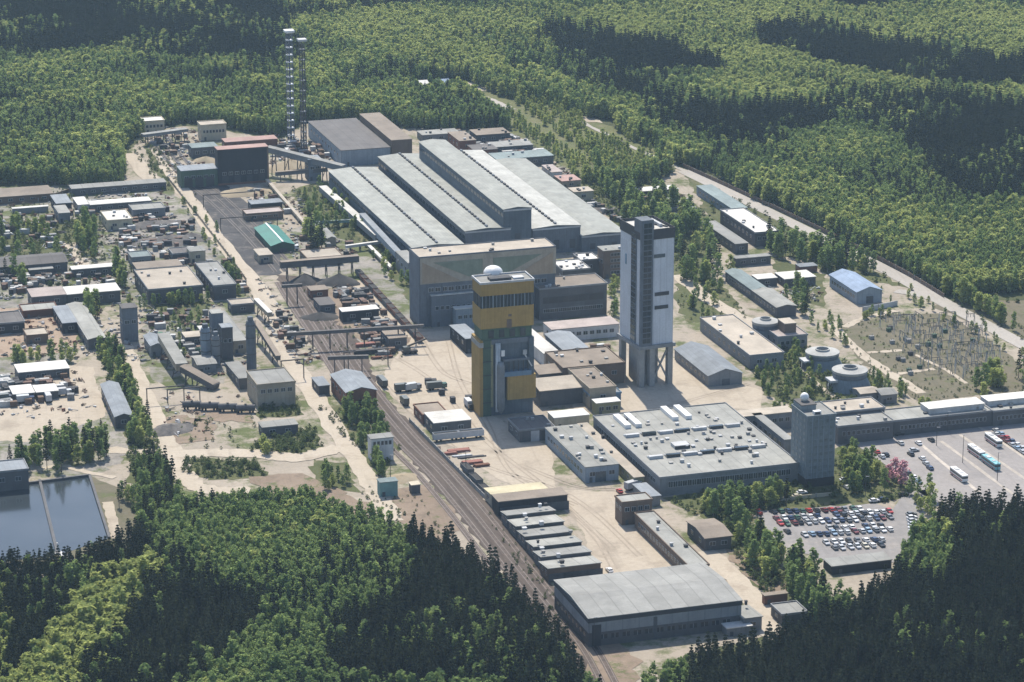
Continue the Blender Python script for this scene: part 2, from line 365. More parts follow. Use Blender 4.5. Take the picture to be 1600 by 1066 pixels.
ribbon('dirt_road', [(236,210),(262,262),(305,325),(350,385),(395,440),(420,480),(440,540),(478,600),(520,665),(560,725),(592,775),(615,815)], 8.5, 0.23, M_DIRTROAD, jit=0.8)
ribbon('dirt_road', [(205,240),(225,270),(250,292)], 9.0, 0.21, M_YARD, jit=0.5)
ribbon('dirt_road', [(190,540),(215,600),(245,660),(270,710),(290,745),(320,765),(390,768)], 9.0, 0.23, M_DIRTROAD, jit=1.0)
ribbon('dirt_road', [(270,710),(350,708),(420,712),(470,715),(530,700)], 10.0, 0.235, M_DIRTROAD, jit=1.0)
ribbon('dirt_road', [(150,702),(210,706),(270,708)], 7.0, 0.225, M_DIRTROAD, jit=1.0)
ribbon('dirt_road', [(108,380),(120,400),(135,420)], 6.0, 0.21, M_DIRTROAD, jit=1.0)
ribbon('dirt_road', [(1100,862),(1150,905),(1190,955),(1215,1000)], 9.0, 0.22, M_DIRTROAD, jit=1.0)
ribbon('path', [(1255,575),(1275,600),(1310,625)], 3.0, 0.21, M_DIRTROAD, jit=.3)
ribbon('path', [(1300,505),(1320,530),(1355,560),(1400,590),(1440,615)], 5.0, 0.21, M_DIRTROAD, jit=.6)
ribbon('path', [(1320,512),(1345,500),(1400,486)], 4.0, 0.22, M_DIRTROAD, jit=.5)
ribbon('path', [(1355,552),(1410,548)], 3.0, 0.22, M_DIRTROAD, jit=.5)
ribbon('path', [(1400,585),(1460,577)], 3.0, 0.22, M_DIRTROAD, jit=.5)
ribbon('path', [(1430,555),(1480,580),(1510,600)], 2.0, 0.23, M_DIRTROAD, jit=.3)
ribbon('path', [(60,735),(95,728),(130,737),(180,747)], 3.0, 0.22, M_DIRTROAD, jit=.5)
ribbon('path', [(168,785),(176,815),(183,842)], 4.0, 0.22, M_YARD, jit=.4)
ribbon('dirt_road', [(548,440),(590,480),(640,528)], 11.0, 0.2, M_YARD, jit=.3)
ribbon('dirt_road', [(1060,430),(1110,470),(1180,510),(1215,540)], 8.0, 0.2, M_DIRTROAD, jit=.6)
for k, (a, b) in enumerate([((1432,690),(1530,770)), ((1470,690),(1590,778)), ((1500,680),(1640,775)), ((1530,668),(1680,770))]):
    ribbon('lane_marking', [a, b], 1.6, 0.23, M_PAINT, jit=.2)
for k, off in enumerate((-6.5, -2.0, 2.6, 7.0)):
    pts = [(955,1120),(905,1020),(850,950),(790,875),(735,805),(680,740),(630,690),(580,630),(545,580),(510,525),(470,465),(455,440)]
    ribbon('track_bed', pts, 2.6, 0.20, mat('sleepers', (0.12, 0.09, 0.075), var=.45, scale=.5), off=off)
    for s in (-0.75, 0.75): ribbon('rail', pts, 0.22, 0.30, mat('rail_steel', (0.20, 0.17, 0.15), metal=.4, rough=.5), off=off + s)
for k, off in enumerate((-4.0, 1.0, 6.0)):
    pts = [(440,425),(395,372),(340,318),(300,285),(265,245),(240,212)]
    ribbon('track_bed', pts, 2.4, 0.27, mat('sleepers_black', (0.065, 0.06, 0.06)), off=off - 3)
    for s in (-0.75, 0.75): ribbon('rail', pts, 0.22, 0.34, MATS['rail_steel'], off=off - 3 + s)

# water
def pond():
    m, n, l, p = _new('pond_water')
    co = n.new('ShaderNodeTexCoord').outputs['Object']
    col = _mix(n, l, _ramp(n, l, _noise(n, l, co, 0.03, 4), 0.4, 0.6), (0.022, 0.030, 0.036), (0.036, 0.044, 0.050))
    l.new(col, p.inputs['Base Color']); p.inputs['Roughness'].default_value = 0.12
    b = n.new('ShaderNodeBump'); b.inputs['Strength'].default_value = 0.15; l.new(_noise(n, l, co, 1.2, 3), b.inputs['Height']); l.new(b.outputs[0], p.inputs['Normal'])
    MATS['pond_water'] = m
    sheet('pond_bank', [(-160,780),(0,761),(60,751),(141,743),(145,748),(173,840),(176,846),(170,850),(100,880),(-160,900)], 0.16, M_DRY, jit=.4)
    sheet('water', [(-160,782),(0,763),(60,753),(140,745),(170,842),(98,866),(0,880),(-160,895)], 0.2, m, jit=0.2)
    a, b2 = G(62, 752), G(90, 868)
    for k, (p_, q_, lab) in enumerate([((0,763),(140,745),'dark concrete edge along the far side of the settling pond'), ((140,745),(171,843),'dark concrete edge along the right side of the settling pond')]):
        e_ = MB().beam(G(*p_) + Vector((0,0,.4)), G(*q_) + Vector((0,0,.4)), 1.0, 1.4).build('pond_edge_wall', W['dark']); tag(e_, lab, 'wall')
    o = MB().beam(a + Vector((0,0,.4)), b2 + Vector((0,0,.4)), 1.1, 1.0).build('pond_divider_wall', W['dark'])
    tag(o, 'thin dark wall that divides the settling pond in two', 'wall')
    mb = MB(); rn = random.Random(5)
    for (x, y, r) in ((91,864,1.6),(95,866,1.8),(99,868,1.6),(103,870,1.2),(88,858,.7),(89,850,.5)):
        q = G(x, y); mb.lathe(q.x, q.y, [(r, .2), (r*.6, .45)], 9)
    o = mb.build('foam', mat('foam', (0.8, 0.8, 0.78))); o['kind'] = 'stuff'
pond()

# ---------------------------------------------------------------- buildings
WIN = {}
def window_mesh(wd, ht, g=None, fr=None):
    key = (round(wd, 1), round(ht, 1), g, fr)
    if key not in WIN:
        mb = MB(); mb.box(-wd/2 - .12, -.06, -ht/2 - .12, wd/2 + .12, .1, ht/2 + .12, 1); mb.box(-wd/2, -.1, -ht/2, wd/2, .05, ht/2, 0)
        if wd > 1.6: mb.box(-.06, -.12, -ht/2, .06, -.02, ht/2, 1)
        WIN[key] = mb.mesh('window', [g or GLASS, fr or PALE])
    return WIN[key]
def windows(t, face, L, D, n, z, wd, ht, x0=None, x1=None, g=None, fr=None, name='window'):
    span = L if face in 'fb' else D
    a = span * .06 if x0 is None else x0; b = span * .94 if x1 is None else x1
    me = window_mesh(wd, ht, g, fr)
    for i in range(n):
        c = a + (b - a) * (i + .5) / n
        if face == 'f': link(name, me, t, (c, -.03, z))
        elif face == 'l': link(name, me, t, (-.03, c, z), -math.pi/2)
        elif face == 'r': link(name, me, t, (L + .03, c, z), math.pi/2)
        else: link(name, me, t, (c, D + .03, z), math.pi)
def frame_of(NL, NR, FL, h, free=False):
    a, b, c = G(*NL, h), G(*NR, h), G(*FL, h)
    if free:
        v = (c - a); v.z = 0; D = v.length; v.normalize(); u = Vector((v.y, -v.x, 0)); L = (b - a).dot(u)
    else:
        u, v = UB, UA; L = (b - a).dot(u); D = (c - a).dot(v)
    rz = math.atan2(u.y, u.x)
    return Vector((a.x, a.y, 0)), rz, max(L, 1.5), max(D, 1.5)
ALLB = []
def bldg(name, label, NL, NR, FL, h, wall='grey', roof='grey', kind='flat', rise=1.5, win=None, wl=None, gates=0, door=1, vents=0, free=False, cat='building', group=None, parapet=None, strip=0, mats=None, D=None, wz=None):
    o, rz, L, Dd = frame_of(NL, NR, FL, h, free)
    if D: Dd = D
    t = empty(name, o, rz, label, cat, group); D = Dd
    ALLB.append((t, L, D, h))
    wm, rm = W[wall], RF[roof]
    rn = random.Random(label)
    mb = MB()
    if kind in ('flat',):
        mb.box(0, 0, -.3, L, D, h + .05, bottom=False, top=False); mb.build('wall', wm, t)
        rf_o = MB().box(-.25, -.25, h, L + .25, D + .25, h + .3).build('roof', rm, t)
        if parapet is None: parapet = D > 9 and L > 9
        if parapet:
            p = MB(); e = .28; q = .35
            p.box(-e, -e, h - .1, L + e, q - e, h + .7); p.box(-e, D - q + e, h - .1, L + e, D + e, h + .7)
            p.box(-e, q - e, h - .1, q - e, D - q + e, h + .698); p.box(L + e - q, q - e, h - .1, L + e, D - q + e, h + .698)
            p.build('parapet', W['grey'] if wall in ('dark', 'black') else wm, t)
    elif kind in ('gx', 'gy'):           # ridge along x / along y
        if kind == 'gx':
            pts0 = [(0,0,h),(0,D/2,h+rise),(0,D,h)]; pts1 = [(L,0,h),(L,D/2,h+rise),(L,D,h)]
        else:
            pts0 = [(0,0,h),(L/2,0,h+rise),(L,0,h)]; pts1 = [(0,D,h),(L/2,D,h+rise),(L,D,h)]
        mb.box(0, 0, -.3, L, D, h, bottom=False, top=False); mb.face(pts0); mb.face(pts1[::-1]); mb.build('wall', wm, t)
        r = MB(); ov = .45
        for s in (0, 1):
            if kind == 'gx':
                y0, y1 = (-ov, D/2) if s == 0 else (D + ov, D/2); zz = h - ov * rise / (D/2)
                q = [(-ov,y0,zz),(L+ov,y0,zz),(L+ov,y1,h+rise),(-ov,y1,h+rise)]
            else:
                x0, x1 = (-ov, L/2) if s == 0 else (L + ov, L/2); zz = h - ov * rise / (L/2)
                q = [(x0,-ov,zz),(x0,D+ov,zz),(x1,D+ov,h+rise),(x1,-ov,h+rise)]
            q = [Vector(p_) + Vector((0,0,.06)) for p_ in q]; up = [p_ + Vector((0,0,.22)) for p_ in q]
            r.face(up); r.face(q[::-1])
            for i in range(4): r.face([q[i], q[(i+1) % 4], up[(i+1) % 4], up[i]])
        rf_o = r.build('roof', rm, t)
    elif kind in ('mono', 'monob'):      # single pitch: high side near / far
        h0, h1 = (h, h - rise) if kind == 'mono' else (h, h + rise)
        mb.box(0, 0, -.3, L, D, min(h0, h1), bottom=False, top=False)
        n = len(mb.v); z = min(h0, h1)
        if h0 > h1: mb.face([(0,0,z),(L,0,z),(L,0,h0),(0,0,h0)]); mb.face([(0,D,z),(0,0,z),(0,0,h0)]); mb.face([(L,0,z),(L,D,z),(L,0,h0)])
        else: mb.face([(0,D,z),(L,D,z),(L,D,h1),(0,D,h1)]); mb.face([(0,0,z),(0,D,h1),(0,D,z)]); mb.face([(L,0,z),(L,D,z),(L,D,h1)])
        mb.build('wall', wm, t)
        r = MB(); ov = .4; q = [Vector((-ov,-ov,h0+.03)), Vector((L+ov,-ov,h0+.03)), Vector((L+ov,D+ov,h1+.03)), Vector((-ov,D+ov,h1+.03))]; up = [p_ + Vector((0,0,.25)) for p_ in q]
        r.face(up); r.face(q[::-1])
        for i in range(4): r.face([q[i], q[(i+1) % 4], up[(i+1) % 4], up[i]])
        rf_o = r.build('roof', rm, t)
    zc = wz or (h * .55 if h < 7 else h * .6); wh = min(1.6, h * .28)
    nf = int(L / 6) if win is None else win; nl = int(D / 7) if wl is None else wl
    if nf: windows(t, 'f', L, D, min(nf, 40), zc, min(2.2, L / nf * .55), wh)
    if nl: windows(t, 'l', L, D, min(nl, 40), zc, min(2.2, D / nl * .55), wh)
    for i in range(gates):
        gw, gh = min(3.6, L * .5), min(3.8, h * .6); c = L * (i + .5) / gates + (L * .02)
        MB().box(c - gw/2, -.14, 0, c + gw/2, .05, gh).build('gate', DOOR, t)
    if door and not gates and L > 4: MB().box(L*.12, -.13, 0, L*.12 + 1.2, .05, min(2.2, h*.6)).build('door', DOOR, t)
    for i in range(strip):
        c = D * (i + .5) / strip
        MB().box(L*.04, c - .5, h + .25, L*.96, c + .5, h + .95).build('roof_light', GLASSB, t)
    for i in range(vents):
        x, y, s = rn.uniform(.05, .95) * L, rn.uniform(.05, .95) * D, rn.uniform(.35, .75); zz = rn.uniform(.6, 1.4)
        zb = h + (0 if kind == 'flat' else rise * .6)
        v = MB(); v.box(x - s, y - s, zb, x + s, y + s, zb + zz); v.box(x - s - .15, y - s - .15, zb + zz, x + s + .15, y + s + .15, zb + zz + .18)
        v.build('roof_vent', rn.choice([PALE, CONC, TRIM]), rf_o)
    t['L'] = L; t['D'] = D
    return t, L, D

# --- foreground hall and yard buildings
t, L, D = bldg('warehouse', 'large pale grey low gabled storage hall in the foreground beside the curving railway', (920,967), (1160,940), (871,907), 10.5, 'grey', 'light', 'gx', 1.2, win=0, wl=0, door=0)
for f_, a, b in (('front', L, 0), ('left', 0, D)):
    mb = MB(); lo = MB(); tr = MB()
    if f_ == 'front': mb.box(0, -.18, 5.2, L, .02, 8.9); lo.box(0, -.10, 0, L, .02, 5.2); tr.box(-.3, -.3, 8.9, L + .3, .02, 10.3)
    else: mb.box(-.18, 0, 5.2, .02, D, 8.9); lo.box(-.10, 0, 0, .02, D, 5.2); tr.box(-.3, .03, 8.9, .02, D, 10.3)
    mb.build('wall_panel', W['panel'], t); lo.build('plinth', W['dark'], t); tr.build('fascia', TRIM, t)
windows(t, 'f', L, D, 12, 3.4, 2.6, 1.6); windows(t, 'l', L, D, 8, 3.4, 2.6, 1.6)
windows(t, 'f', L, D, 3, 7.2, 2.2, 2.2, x0=L*.72, x1=L*.92)
MB().box(L*.02, -.2, 0, L*.08, .0, 8.0).build('gate', TRIM, t); MB().box(L*.42, -.25, 0, L*.445, .0, 8.4).build('gate', DOOR, t)
bldg('annexe', 'grey lean-to against the right end of the foreground storage hall', (1162,967), (1190,963), (1142,946), 5, 'grey', 'grey', 'mono', 1, vents=1)
bldg('shed', 'low bright white roofed shed at the right front corner of the foreground hall', (1136,983), (1172,975), (1130,975), 3, 'grey', 'white', win=0, wl=0, parapet=False)
bldg('workshop', 'long narrow grey roofed workshop running from the gatehouse down to the foreground hall', (1077,887), (1106,882), (998,803), 5.5, 'brown', 'grey', wl=16, win=0, vents=4, parapet=True)
bldg('gatehouse', 'small cube shaped brown gatehouse with two window rows at the top of the narrow workshop', (972,787), (1020,783), (966,776), 9, 'brown', 'grey', win=4, wl=2, wz=6.4, parapet=True)
bldg('canopy', 'small tilted pale canopy roof between the gatehouse and the big ventilated hall', (1012,777), (1031,774), (991,755), 4, 'grey', 'bluegrey', 'mono', .6, win=0, wl=0, door=0)
ords = ['second', 'third', 'fourth', 'fifth']
for k, (a, b, c) in enumerate([((793,806),(868,799),(786,795)), ((807,823),(881,815),(798,808)), ((821,839),(893,831),(809,825)), ((835,855),(908,846),(823,841)), ((846,871),(923,862),(837,857)), ((857,889),(938,879),(848,873))]):
    lab = ('topmost grey single pitch garage of the six stepped garages beside the railway', *['%s grey garage from the top of the six stepped garages' % o_ for o_ in ords], 'lowest of the six stepped garages, its brown front wall in full view')[k]
    bldg('garage', lab, a, b, c, 5.2, 'brown' if k == 5 else 'dark', ['light', 'grey'][k % 2], 'mono', 1.3, win=0, wl=2, gates=7 if k == 5 else 0, door=0, cat='garage', group='stepped garages by the railway', vents=2)
bldg('shed', 'long shed with a pale yellow roof above the stepped garages', (768,773), (857,766), (765,760), 5, 'beige', 'yellow', 'mono', .8, win=6, wl=1)
bldg('shed', 'wide shed with brown roof and dark gated front just below the yellow roofed shed', (779,785), (891,778), (770,774), 6, 'black', 'brown', win=0, wl=0, gates=8, parapet=False)
t, L, D = bldg('production_hall', 'wide flat grey roofed hall dotted with vents beside the car park tower block', (1031,748), (1247,724), (924,652), 7.5, 'grey', 'grey', win=0, wl=0, vents=70, parapet=True, door=0)
windows(t, 'f', L, D, 26, 4.6, 1.7, 2.2, g=GLASS); windows(t, 'l', L, D, 24, 4.8, 2.2, 1.6)
for fy in (.27, .62):
    for k in range(7):
        x0 = L * (.06 + k * .125); MB().box(x0, D*fy, 7.7, x0 + L*.1, D*fy + 1.6, 9.0).build('roof_light', GLASS if k % 2 else PALE, t)
        MB().box(x0, D*fy + 1.6, 7.7, x0 + L*.1, D*fy + 3.2, 8.4).build('roof_light', PALE, t)
for (x, y) in ((.12,.87),(.2,.87),(.5,.92),(.6,.92)):
    MB().box(L*x, D*y - 9, 7.7, L*x + 2.6, D*y + 6, 9.4).build('skylight', WHITE, t)
MB().box(L*.3, D*.38, 7.7, L*.41, D*.38 + 5, 9.2).build('skylight', PALE, t); MB().box(L*.3, D*.38 - .4, 7.75, L*.41, D*.38, 9.0).build('skylight', TRIM, t)
bldg('office_wing', 'narrow pale roofed corridor wing joining the vented hall to the grey tower block', (1226,688), (1238,686), (1188,646), 7, 'grey', 'light', wl=6, win=0)
bldg('office_wing', 'low cross wing behind the vented hall with pale roof edge', (1160,652), (1238,642), (1150,643), 7, 'grey', 'beige', win=7)
t, L, D = bldg('workshop', 'long grey flat roofed workshop with a pale blue white end wall facing the yard', (915,731), (964,723), (862,668), 6.5, 'bluegrey', 'grey', win=3, wl=12, vents=16, parapet=False)
MB().box(L*.3, -.16, 0, L*.62, .02, 4.2).build('gate', GLASSB, t)
bldg('corridor', 'narrow ribbon like roofed passage between the long workshop and the vented hall', (991,747), (1002,741), (912,662), 4.5, 'olive', 'beige', win=0, wl=10, vents=4, parapet=False)
bldg('canopy', 'cream flat canopy beside the foot of the yellow tower', (866,654), (918,646), (860,644), 5, 'cream', 'white', win=0, wl=0, parapet=False)
bldg('transformer_house', 'small olive yellow block with a white top in front of the blue building', (932,631), (969,627), (930,624), 5.5, 'olive', 'white', win=3, parapet=False)
bldg('plant_room', 'low building with blue walls behind the olive yellow block', (922,619), (970,614), (916,608), 6, 'blue', 'bluegrey', win=5)
bldg('crusher_house', 'broad brown flat roofed building left of the white tower legs', (880,577), (975,567), (863,551), 9, 'brown', 'brown', vents=8)
bldg('crusher_house', 'lower brown roofed wing stretching toward the olive block', (922,609), (960,603), (893,578), 9, 'beige', 'brown', vents=5, wl=5)
bldg('shed', 'upper of two tilted brown roofs at the right foot of the yellow tower', (843,586), (888,577), (836,576), 7, 'dark', 'brown', 'monob', 1.2, win=0)
bldg('shed', 'lower of two tilted brown roofs at the right foot of the yellow tower', (844,612), (908,600), (836,598), 7, 'dark', 'beige', 'monob', 1.6, win=0)
bldg('shed', 'steep bright white roof just right of the yellow tower', (850,553), (873,550), (826,508), 6, 'white', 'white', 'mono', 1, win=0, wl=0)
bldg('shed', 'light blue grey roofed shed next to the bright white roof', (882,549), (920,545), (858,522), 6, 'grey', 'bluegrey', 'gy', 1, win=2)
bldg('store', 'long beige roofed store with white front wall behind the white tower', (862,516), (968,507), (856,504), 6, 'white', 'pink', win=9, parapet=False)
bldg('barn', 'gabled grey blue warehouse on the right of the white tower', (1107,588), (1161,584), (1050,546), 5, 'grey', 'bluegrey', 'gy', 2.6, win=0, wl=7, gates=1)
bldg('low_block', 'beige flat roofed block beside the cooling towers', (1172,557), (1222,550), (1092,498), 6, 'grey', 'beige', vents=6, wl=9)

# --- grey tower block by the car park
t, L, D = bldg('office_tower', 'tall grey blue office tower block standing between the vented hall and the bus park', (1262,653), (1308,650), (1237,634), 29, 'block', 'light', win=0, wl=0, parapet=True, door=0, cat='tower block')
for k in range(9):
    PN = glass('window_glass_dull', (0.16, 0.20, 0.22), .3); windows(t, 'f', L, D, 5, 5.5 + k * 2.7, 1.5, 1.3, g=PN, fr=W['block']); windows(t, 'l', L, D, 4, 5.5 + k * 2.7, 1.5, 1.3, g=PN, fr=W['block'])
MB().box(-.2, -.2, 0, L + .2, D + .2, 3.6).build('plinth', W['black'], t)  # black paints in the shade that falls on the recessed base
for k in range(5): MB().box(L*(k+.9)/5 - .12, -.22, 3.6, L*(k+.9)/5 + .12, .0, 29).build('pilaster', W['bluegrey'], t)
MB().box(L*.03, D*.45, 29.3, L*.55, D*.96, 31.6).build('penthouse', W['block'], t); MB().box(L*.02, D*.43, 31.6, L*.57, D*.98, 31.9).build('roof', RF['dark'], t)
MB().lathe(L*.3, D*.75, [(1.8*math.cos(a_), 33.5 + 1.8*math.sin(a_)) for a_ in np.linspace(-1.4, 1.5, 9)], 16).build('radome', WHITE, t, smooth=True)
MB().box(L*.3, D*.12, 29.3, L*.55, D*.25, 30.5).build('roof_vent', WHITE, t); MB().box(L*.33, D*.1, 29.5, L*.5, D*.12, 30.3).build('roof_vent', TRIM, t)

# --- white winding tower on legs
def white_tower():
    h = 69.0
    o, rz, L, D = frame_of((1003,366), (1057,362), (970,348), h, True)
    t = empty('winding_tower', o, rz, 'tall white and blue grey mine winding tower standing on concrete legs', 'tower')
    zb = 19.0
    MB().box(0, 0, zb, L, D, h, top=True).build('wall', W['tower'], t)
    MB().box(-.25, -.25, h, L + .25, D + .25, h + .4).build('roof', RF['white'], t)
    p = MB(); e, q = .3, .6
    p.box(-e, -e, h - 3.0, L + e, 0, h + 1.6); p.box(-e, D, h - 3, L + e, D + e, h + 1.6); p.box(-e, 0, h - 3, 0, D, h + 1.6); p.box(L, 0, h - 3, L + e, D, h + 1.6)
    p.build('parapet', TRIM, t)
    s = MB(); s.box(-.6, -.8, zb, L * .34, .4, h + 6); s.box(-.6, .4, h + .4, L * .34, D * .3, h + 6); s.build('stair_tower', W['steel'], t)
    for k in range(22): link('window', window_mesh(L * .24, 1.9, GLASS, W['steel']), t, (L * .16, -.83, zb + 2.2 + k * 2.45))
    MB().box(-.35, D * .22, zb, .2, D * .46, h - 3).build('glazing_strip', W['steel'], t)
    for k in range(20): link('window', window_mesh(D * .2, 1.9, GLASS, W['steel']), t, (-.38, D * .34, zb + 2.2 + k * 2.4), -math.pi/2)
    for (z, x0, x1, m_) in ((h - 10.5, .38, .72, GLASSB), (h - 27.5, .42, .86, TRIM), (h - 33.5, .42, .84, TRIM)): MB().box(L*x0, -.2, z - .8, L*x1, .02, z + .8).build('louvre', m_, t)
    MB().box(-.2, D*.7, h - 17, .02, D*.76, h - 12.5).build('louvre', W['blue'], t)
    for k in range(2): MB().box(L*(.5 + k*.25), D*.3, h + .4, L*(.58 + k*.25), D*.8, h + 1.8).build('roof_vent', PALE, t)
    MB().beam((L*.45, D*.8, h + .6), (L*.95, D*.25, h + .6), .8).build('roof_rail', TRIM, t)
    for (x, y) in ((.06,.06),(.94,.06),(.06,.94),(.94,.94),(.38,.06)):
        MB().box(L*x - 1.2, D*y - 1.2, -.3, L*x + 1.2, D*y + 1.2, zb).build('leg', CONC, t)
    MB().box(L*.2, D*.2, -.3, L*.68, D*.85, zb).build('core', CONC, t)
    for (a, b) in (((.38,.06),(.94,.06)),((.94,.06),(.38,.06))): MB().beam((L*a[0], D*a[1], 1), (L*b[0], D*b[1], zb - 1), .7).build('brace', CONC, t)
    MB().box(-1, -1, zb - 1.6, L + 1, D + 1, zb - .05).build('ring_beam', W['grey'], t)
white_tower()

# --- yellow shaft tower
def yellow_tower():
    h = 58.0
    o, rz, L, D = frame_of((751,445), (840,443), (745,434), h)
    D = max(D, 12)
    t = empty('shaft_tower', o, rz, 'yellow and dark green mine shaft tower with a glazed band and white dome on top', 'tower')
    Y, Dk = W['yellow'], W['green']
    z1 = 38.5
    MB().box(0, 0, z1, L, D, 47.5).build('yellow_panel', Y, t); MB().box(.25, .25, 47.5, L - .25, D - .25, 52.8).build('glazing', GLASS, t); MB().box(0, 0, 52.8, L, D, h).build('yellow_panel', Y, t)
    for k in range(15): MB().box(L*(k + .5)/15 - .18, -.02, 47.5, L*(k + .5)/15 + .18, .24, 52.8).build('mullion', W['steel'] if k % 3 else W['bluegrey'], t)
    for k in range(5): MB().box(.0, D*(k+.5)/5 - .15, 47.5, .23, D*(k+.5)/5 + .15, 52.8).build('mullion', W['steel'], t)
    MB().box(.6, .6, 33.5, L - .6, D - .6, z1).build('wall', W['green'], t)
    for k in range(4): MB().box(L*(.15 + .2*k), .3, 34.2, L*(.25 + .2*k), .59, 37.6).build('window', GLASS, t)
    MB().box(L*.49, -.15, 38.2, L*.58, .02, 42).build('loading_door', W['brown'], t); MB().box(L*.52, -.15, 43.2, L*.58, .02, 44.2).build('louvre', W['brown'], t)
    MB().box(.3, .3, h, L - .3, D - .3, h + .2).build('roof', RF['light'], t)
    p = MB()
    for (a, b, c, d) in ((-.3,-.3,L+.3,.2),(-.3,D-.2,L+.3,D+.3),(-.3,.2,.2,D-.2),(L-.2,.2,L+.3,D-.2)): p.box(a, b, h - .1, c, d, h + .8)
    p.build('parapet', PALE, t)
    MB().box(L*.22, D*.25, h + .2, L*.62, D*.6, h + 1.2).build('roof_vent', TRIM, t); MB().box(L*.66, D*.25, h + .2, L*.86, D*.55, h + .9).build('roof_vent', PALE, t)
    MB().lathe(L*.44, D + 3.5, [(4.1, h - 5), (4.1, h + .3)] + [(4.1*math.cos(a_), h + .3 + 3.0*math.sin(a_)) for a_ in np.linspace(.12, 1.5, 7)], 20).build('dome', WHITE, t, smooth=True)
    # lower shaft
    MB().box(-.5, 0, -.3, L*.04, D, 33.5).build('yellow_panel', Y, t); MB().box(-.7, -.1, 30.5, L*.05, D + .1, 32.6).build('cornice', CONC, t)
    MB().box(L*.04, .2, -.3, L*.2, D, 33.5).build('wall', W['green'], t)
    MB().box(L*.2, .8, -.3, L, D, 33.5).build('wall', W['hall'], t)
    MB().box(L*.19, .1, 4, L*.235, .8, 33).build('yellow_strip', W['olive'], t)
    for x, r in ((.3, .7), (.345, .5)): MB().lathe(L*x, -.4, [(r, 2), (r, 32)], 12).build('pipe', PALE, t, smooth=True)
    MB().lathe(L*.36, -1.2, [(.2, 1.0), (1.7, 3.5), (1.7, 22), (1.2, 24)], 16).build('silo', W['grey'], t, smooth=True)
    MB().box(L*.48, -1.6, 7.0, L + .5, .8, 17.5).build('yellow_panel', Y, t)
    MB().box(L*.36, -2.2, 17.5, L*.93, .8, 19.5).build('platform', W['blue'], t); MB().box(L*.4, -1.6, 24, L*.9, .8, 25).build('platform', W['steel'], t)
    for k in range(6): MB().box(L*.42 + k*L*.09, -1.5, 19.5, L*.42 + k*L*.09 + .25, -1.2, 24).build('post', STEEL, t)
    MB().box(L*.9, -.6, 17.5, L*1.0, .8, 33.5).build('wall', W['hall'], t); MB().box(L*.2, -.1, 31.5, L, .8, 33.6).build('cornice', W['steel'], t)
    MB().box(L*.37, -1.7, 26.5, L*.43, -1, 29).build('duct', WHITE, t); MB().box(L*.78, -1.7, 26.5, L*.85, -1, 28.5).build('duct', PALE, t)
    MB().beam((L*.8, -1.2, 27), (L*.95, -1.2, 21), .5).build('duct', PALE, t)
    for z in (6, 12, 18, 24, 30): MB().box(L*.035, -.05, z, L*.2, .2, z + .3).build('louvre', TRIM, t)
yellow_tower()
t, L, D = bldg('annexe', 'dark low annexe around the foot of the yellow tower with one pale gate', (812,674), (864,666), (794,656), 5, 'dark', 'dark', win=0, wl=2, vents=3)
MB().box(L*.32, -.2, 0, L*.56, .02, 4.6).build('gate', PALE, t); MB().box(L*.62, -.2, 0, L*.76, .02, 4.2).build('gate', TRIM, t)

# --- concentrator building with the painted facade
t, L, D = bldg('concentrator', 'tall dark concentrator building with faded green and orange triangles on its facade', (655,404), (872,390), (647,394), 33, 'steel', 'beige', win=0, wl=0, door=0, vents=8, parapet=True, D=16)
MB().box(-.3, -.3, 20.5, L + .3, .02, 33.0).build('facade_panel', mat('facade_drab', (0.50, 0.45, 0.365), streak=True), t)
og, gr = mat('mural_orange', (0.48, 0.385, 0.28), streak=True), mat('mural_green', (0.28, 0.325, 0.25), streak=True)
def tri(p, m_):
    mb = MB(); q = [(x*L, -.34, z) for x, z in p]; q2 = [(x*L, -.46, z) for x, z in p]
    mb.face(q2); mb.face(q[::-1])
    for i in range(len(p)): mb.face([q[i], q[(i+1) % len(p)], q2[(i+1) % len(p)], q2[i]])
    mb.build('mural', m_, t)
tri([(.02,21),(.30,21),(.02,31)], og); tri([(.1,30.5),(.46,30.5),(.46,24),(.36,22.5)], gr); tri([(.98,21),(.70,21),(.98,31)], og); tri([(.9,30.5),(.54,30.5),(.54,24),(.64,22.5)], gr)
windows(t, 'f', L, D, 18, 17.5, 2.4, 1.8); windows(t, 'l', L, D, 3, 24, 2, 1.6); windows(t, 'l', L, D, 3, 14, 2, 1.6)
for k in range(9): MB().box(L*(k+.5)/9 - .3, -.3, 0, L*(k+.5)/9 + .3, .02, 20).build('pilaster', W['steel'], t)
MB().box(-.4, -.4, 0, .3, D, 33).build('corner_pier', W['steel'], t)
bldg('annexe', 'upper of two stepped annexes with a white roof edge against the concentrator facade', (674,463), (750,457), (671,459), 15, 'steel', 'white', win=8, wl=0, parapet=False)
bldg('annexe', 'lower of two stepped annexes with a white roof edge against the concentrator facade', (712,484), (752,481), (709,480), 9.5, 'bluegrey', 'white', win=4, wl=0, parapet=False)
bldg('loading_shed', 'small dark loading shed with a pale sloping roof left of the yellow tower', (728,530), (750,527), (712,505), 7, 'black', 'bluegrey', 'mono', 1, win=0, wl=3)
t, L, D = bldg('concentrator_wing', 'broad brown walled wing with flat brown roof right of the concentrator', (843,453), (951,446), (832,437), 15, 'dark', 'brown', win=0, wl=0, vents=5)
windows(t, 'f', L, D, 6, 9.5, 5.5, 3.0, g=mat('wall_band', (0.09, 0.085, 0.08)), fr=W['dark']); windows(t, 'f', L, D, 14, 4.5, 2.0, 1.6)
t, L, D = bldg('pump_house', 'brownish cube shaped block with a window grid behind the white tower', (943,393), (978,388), (932,386), 14, 'brown', 'grey', win=0, wl=2, vents=3)
for k in range(4): windows(t, 'f', L, D, 5, 3 + k*3, 1.4, 1.4, x0=L*.3)
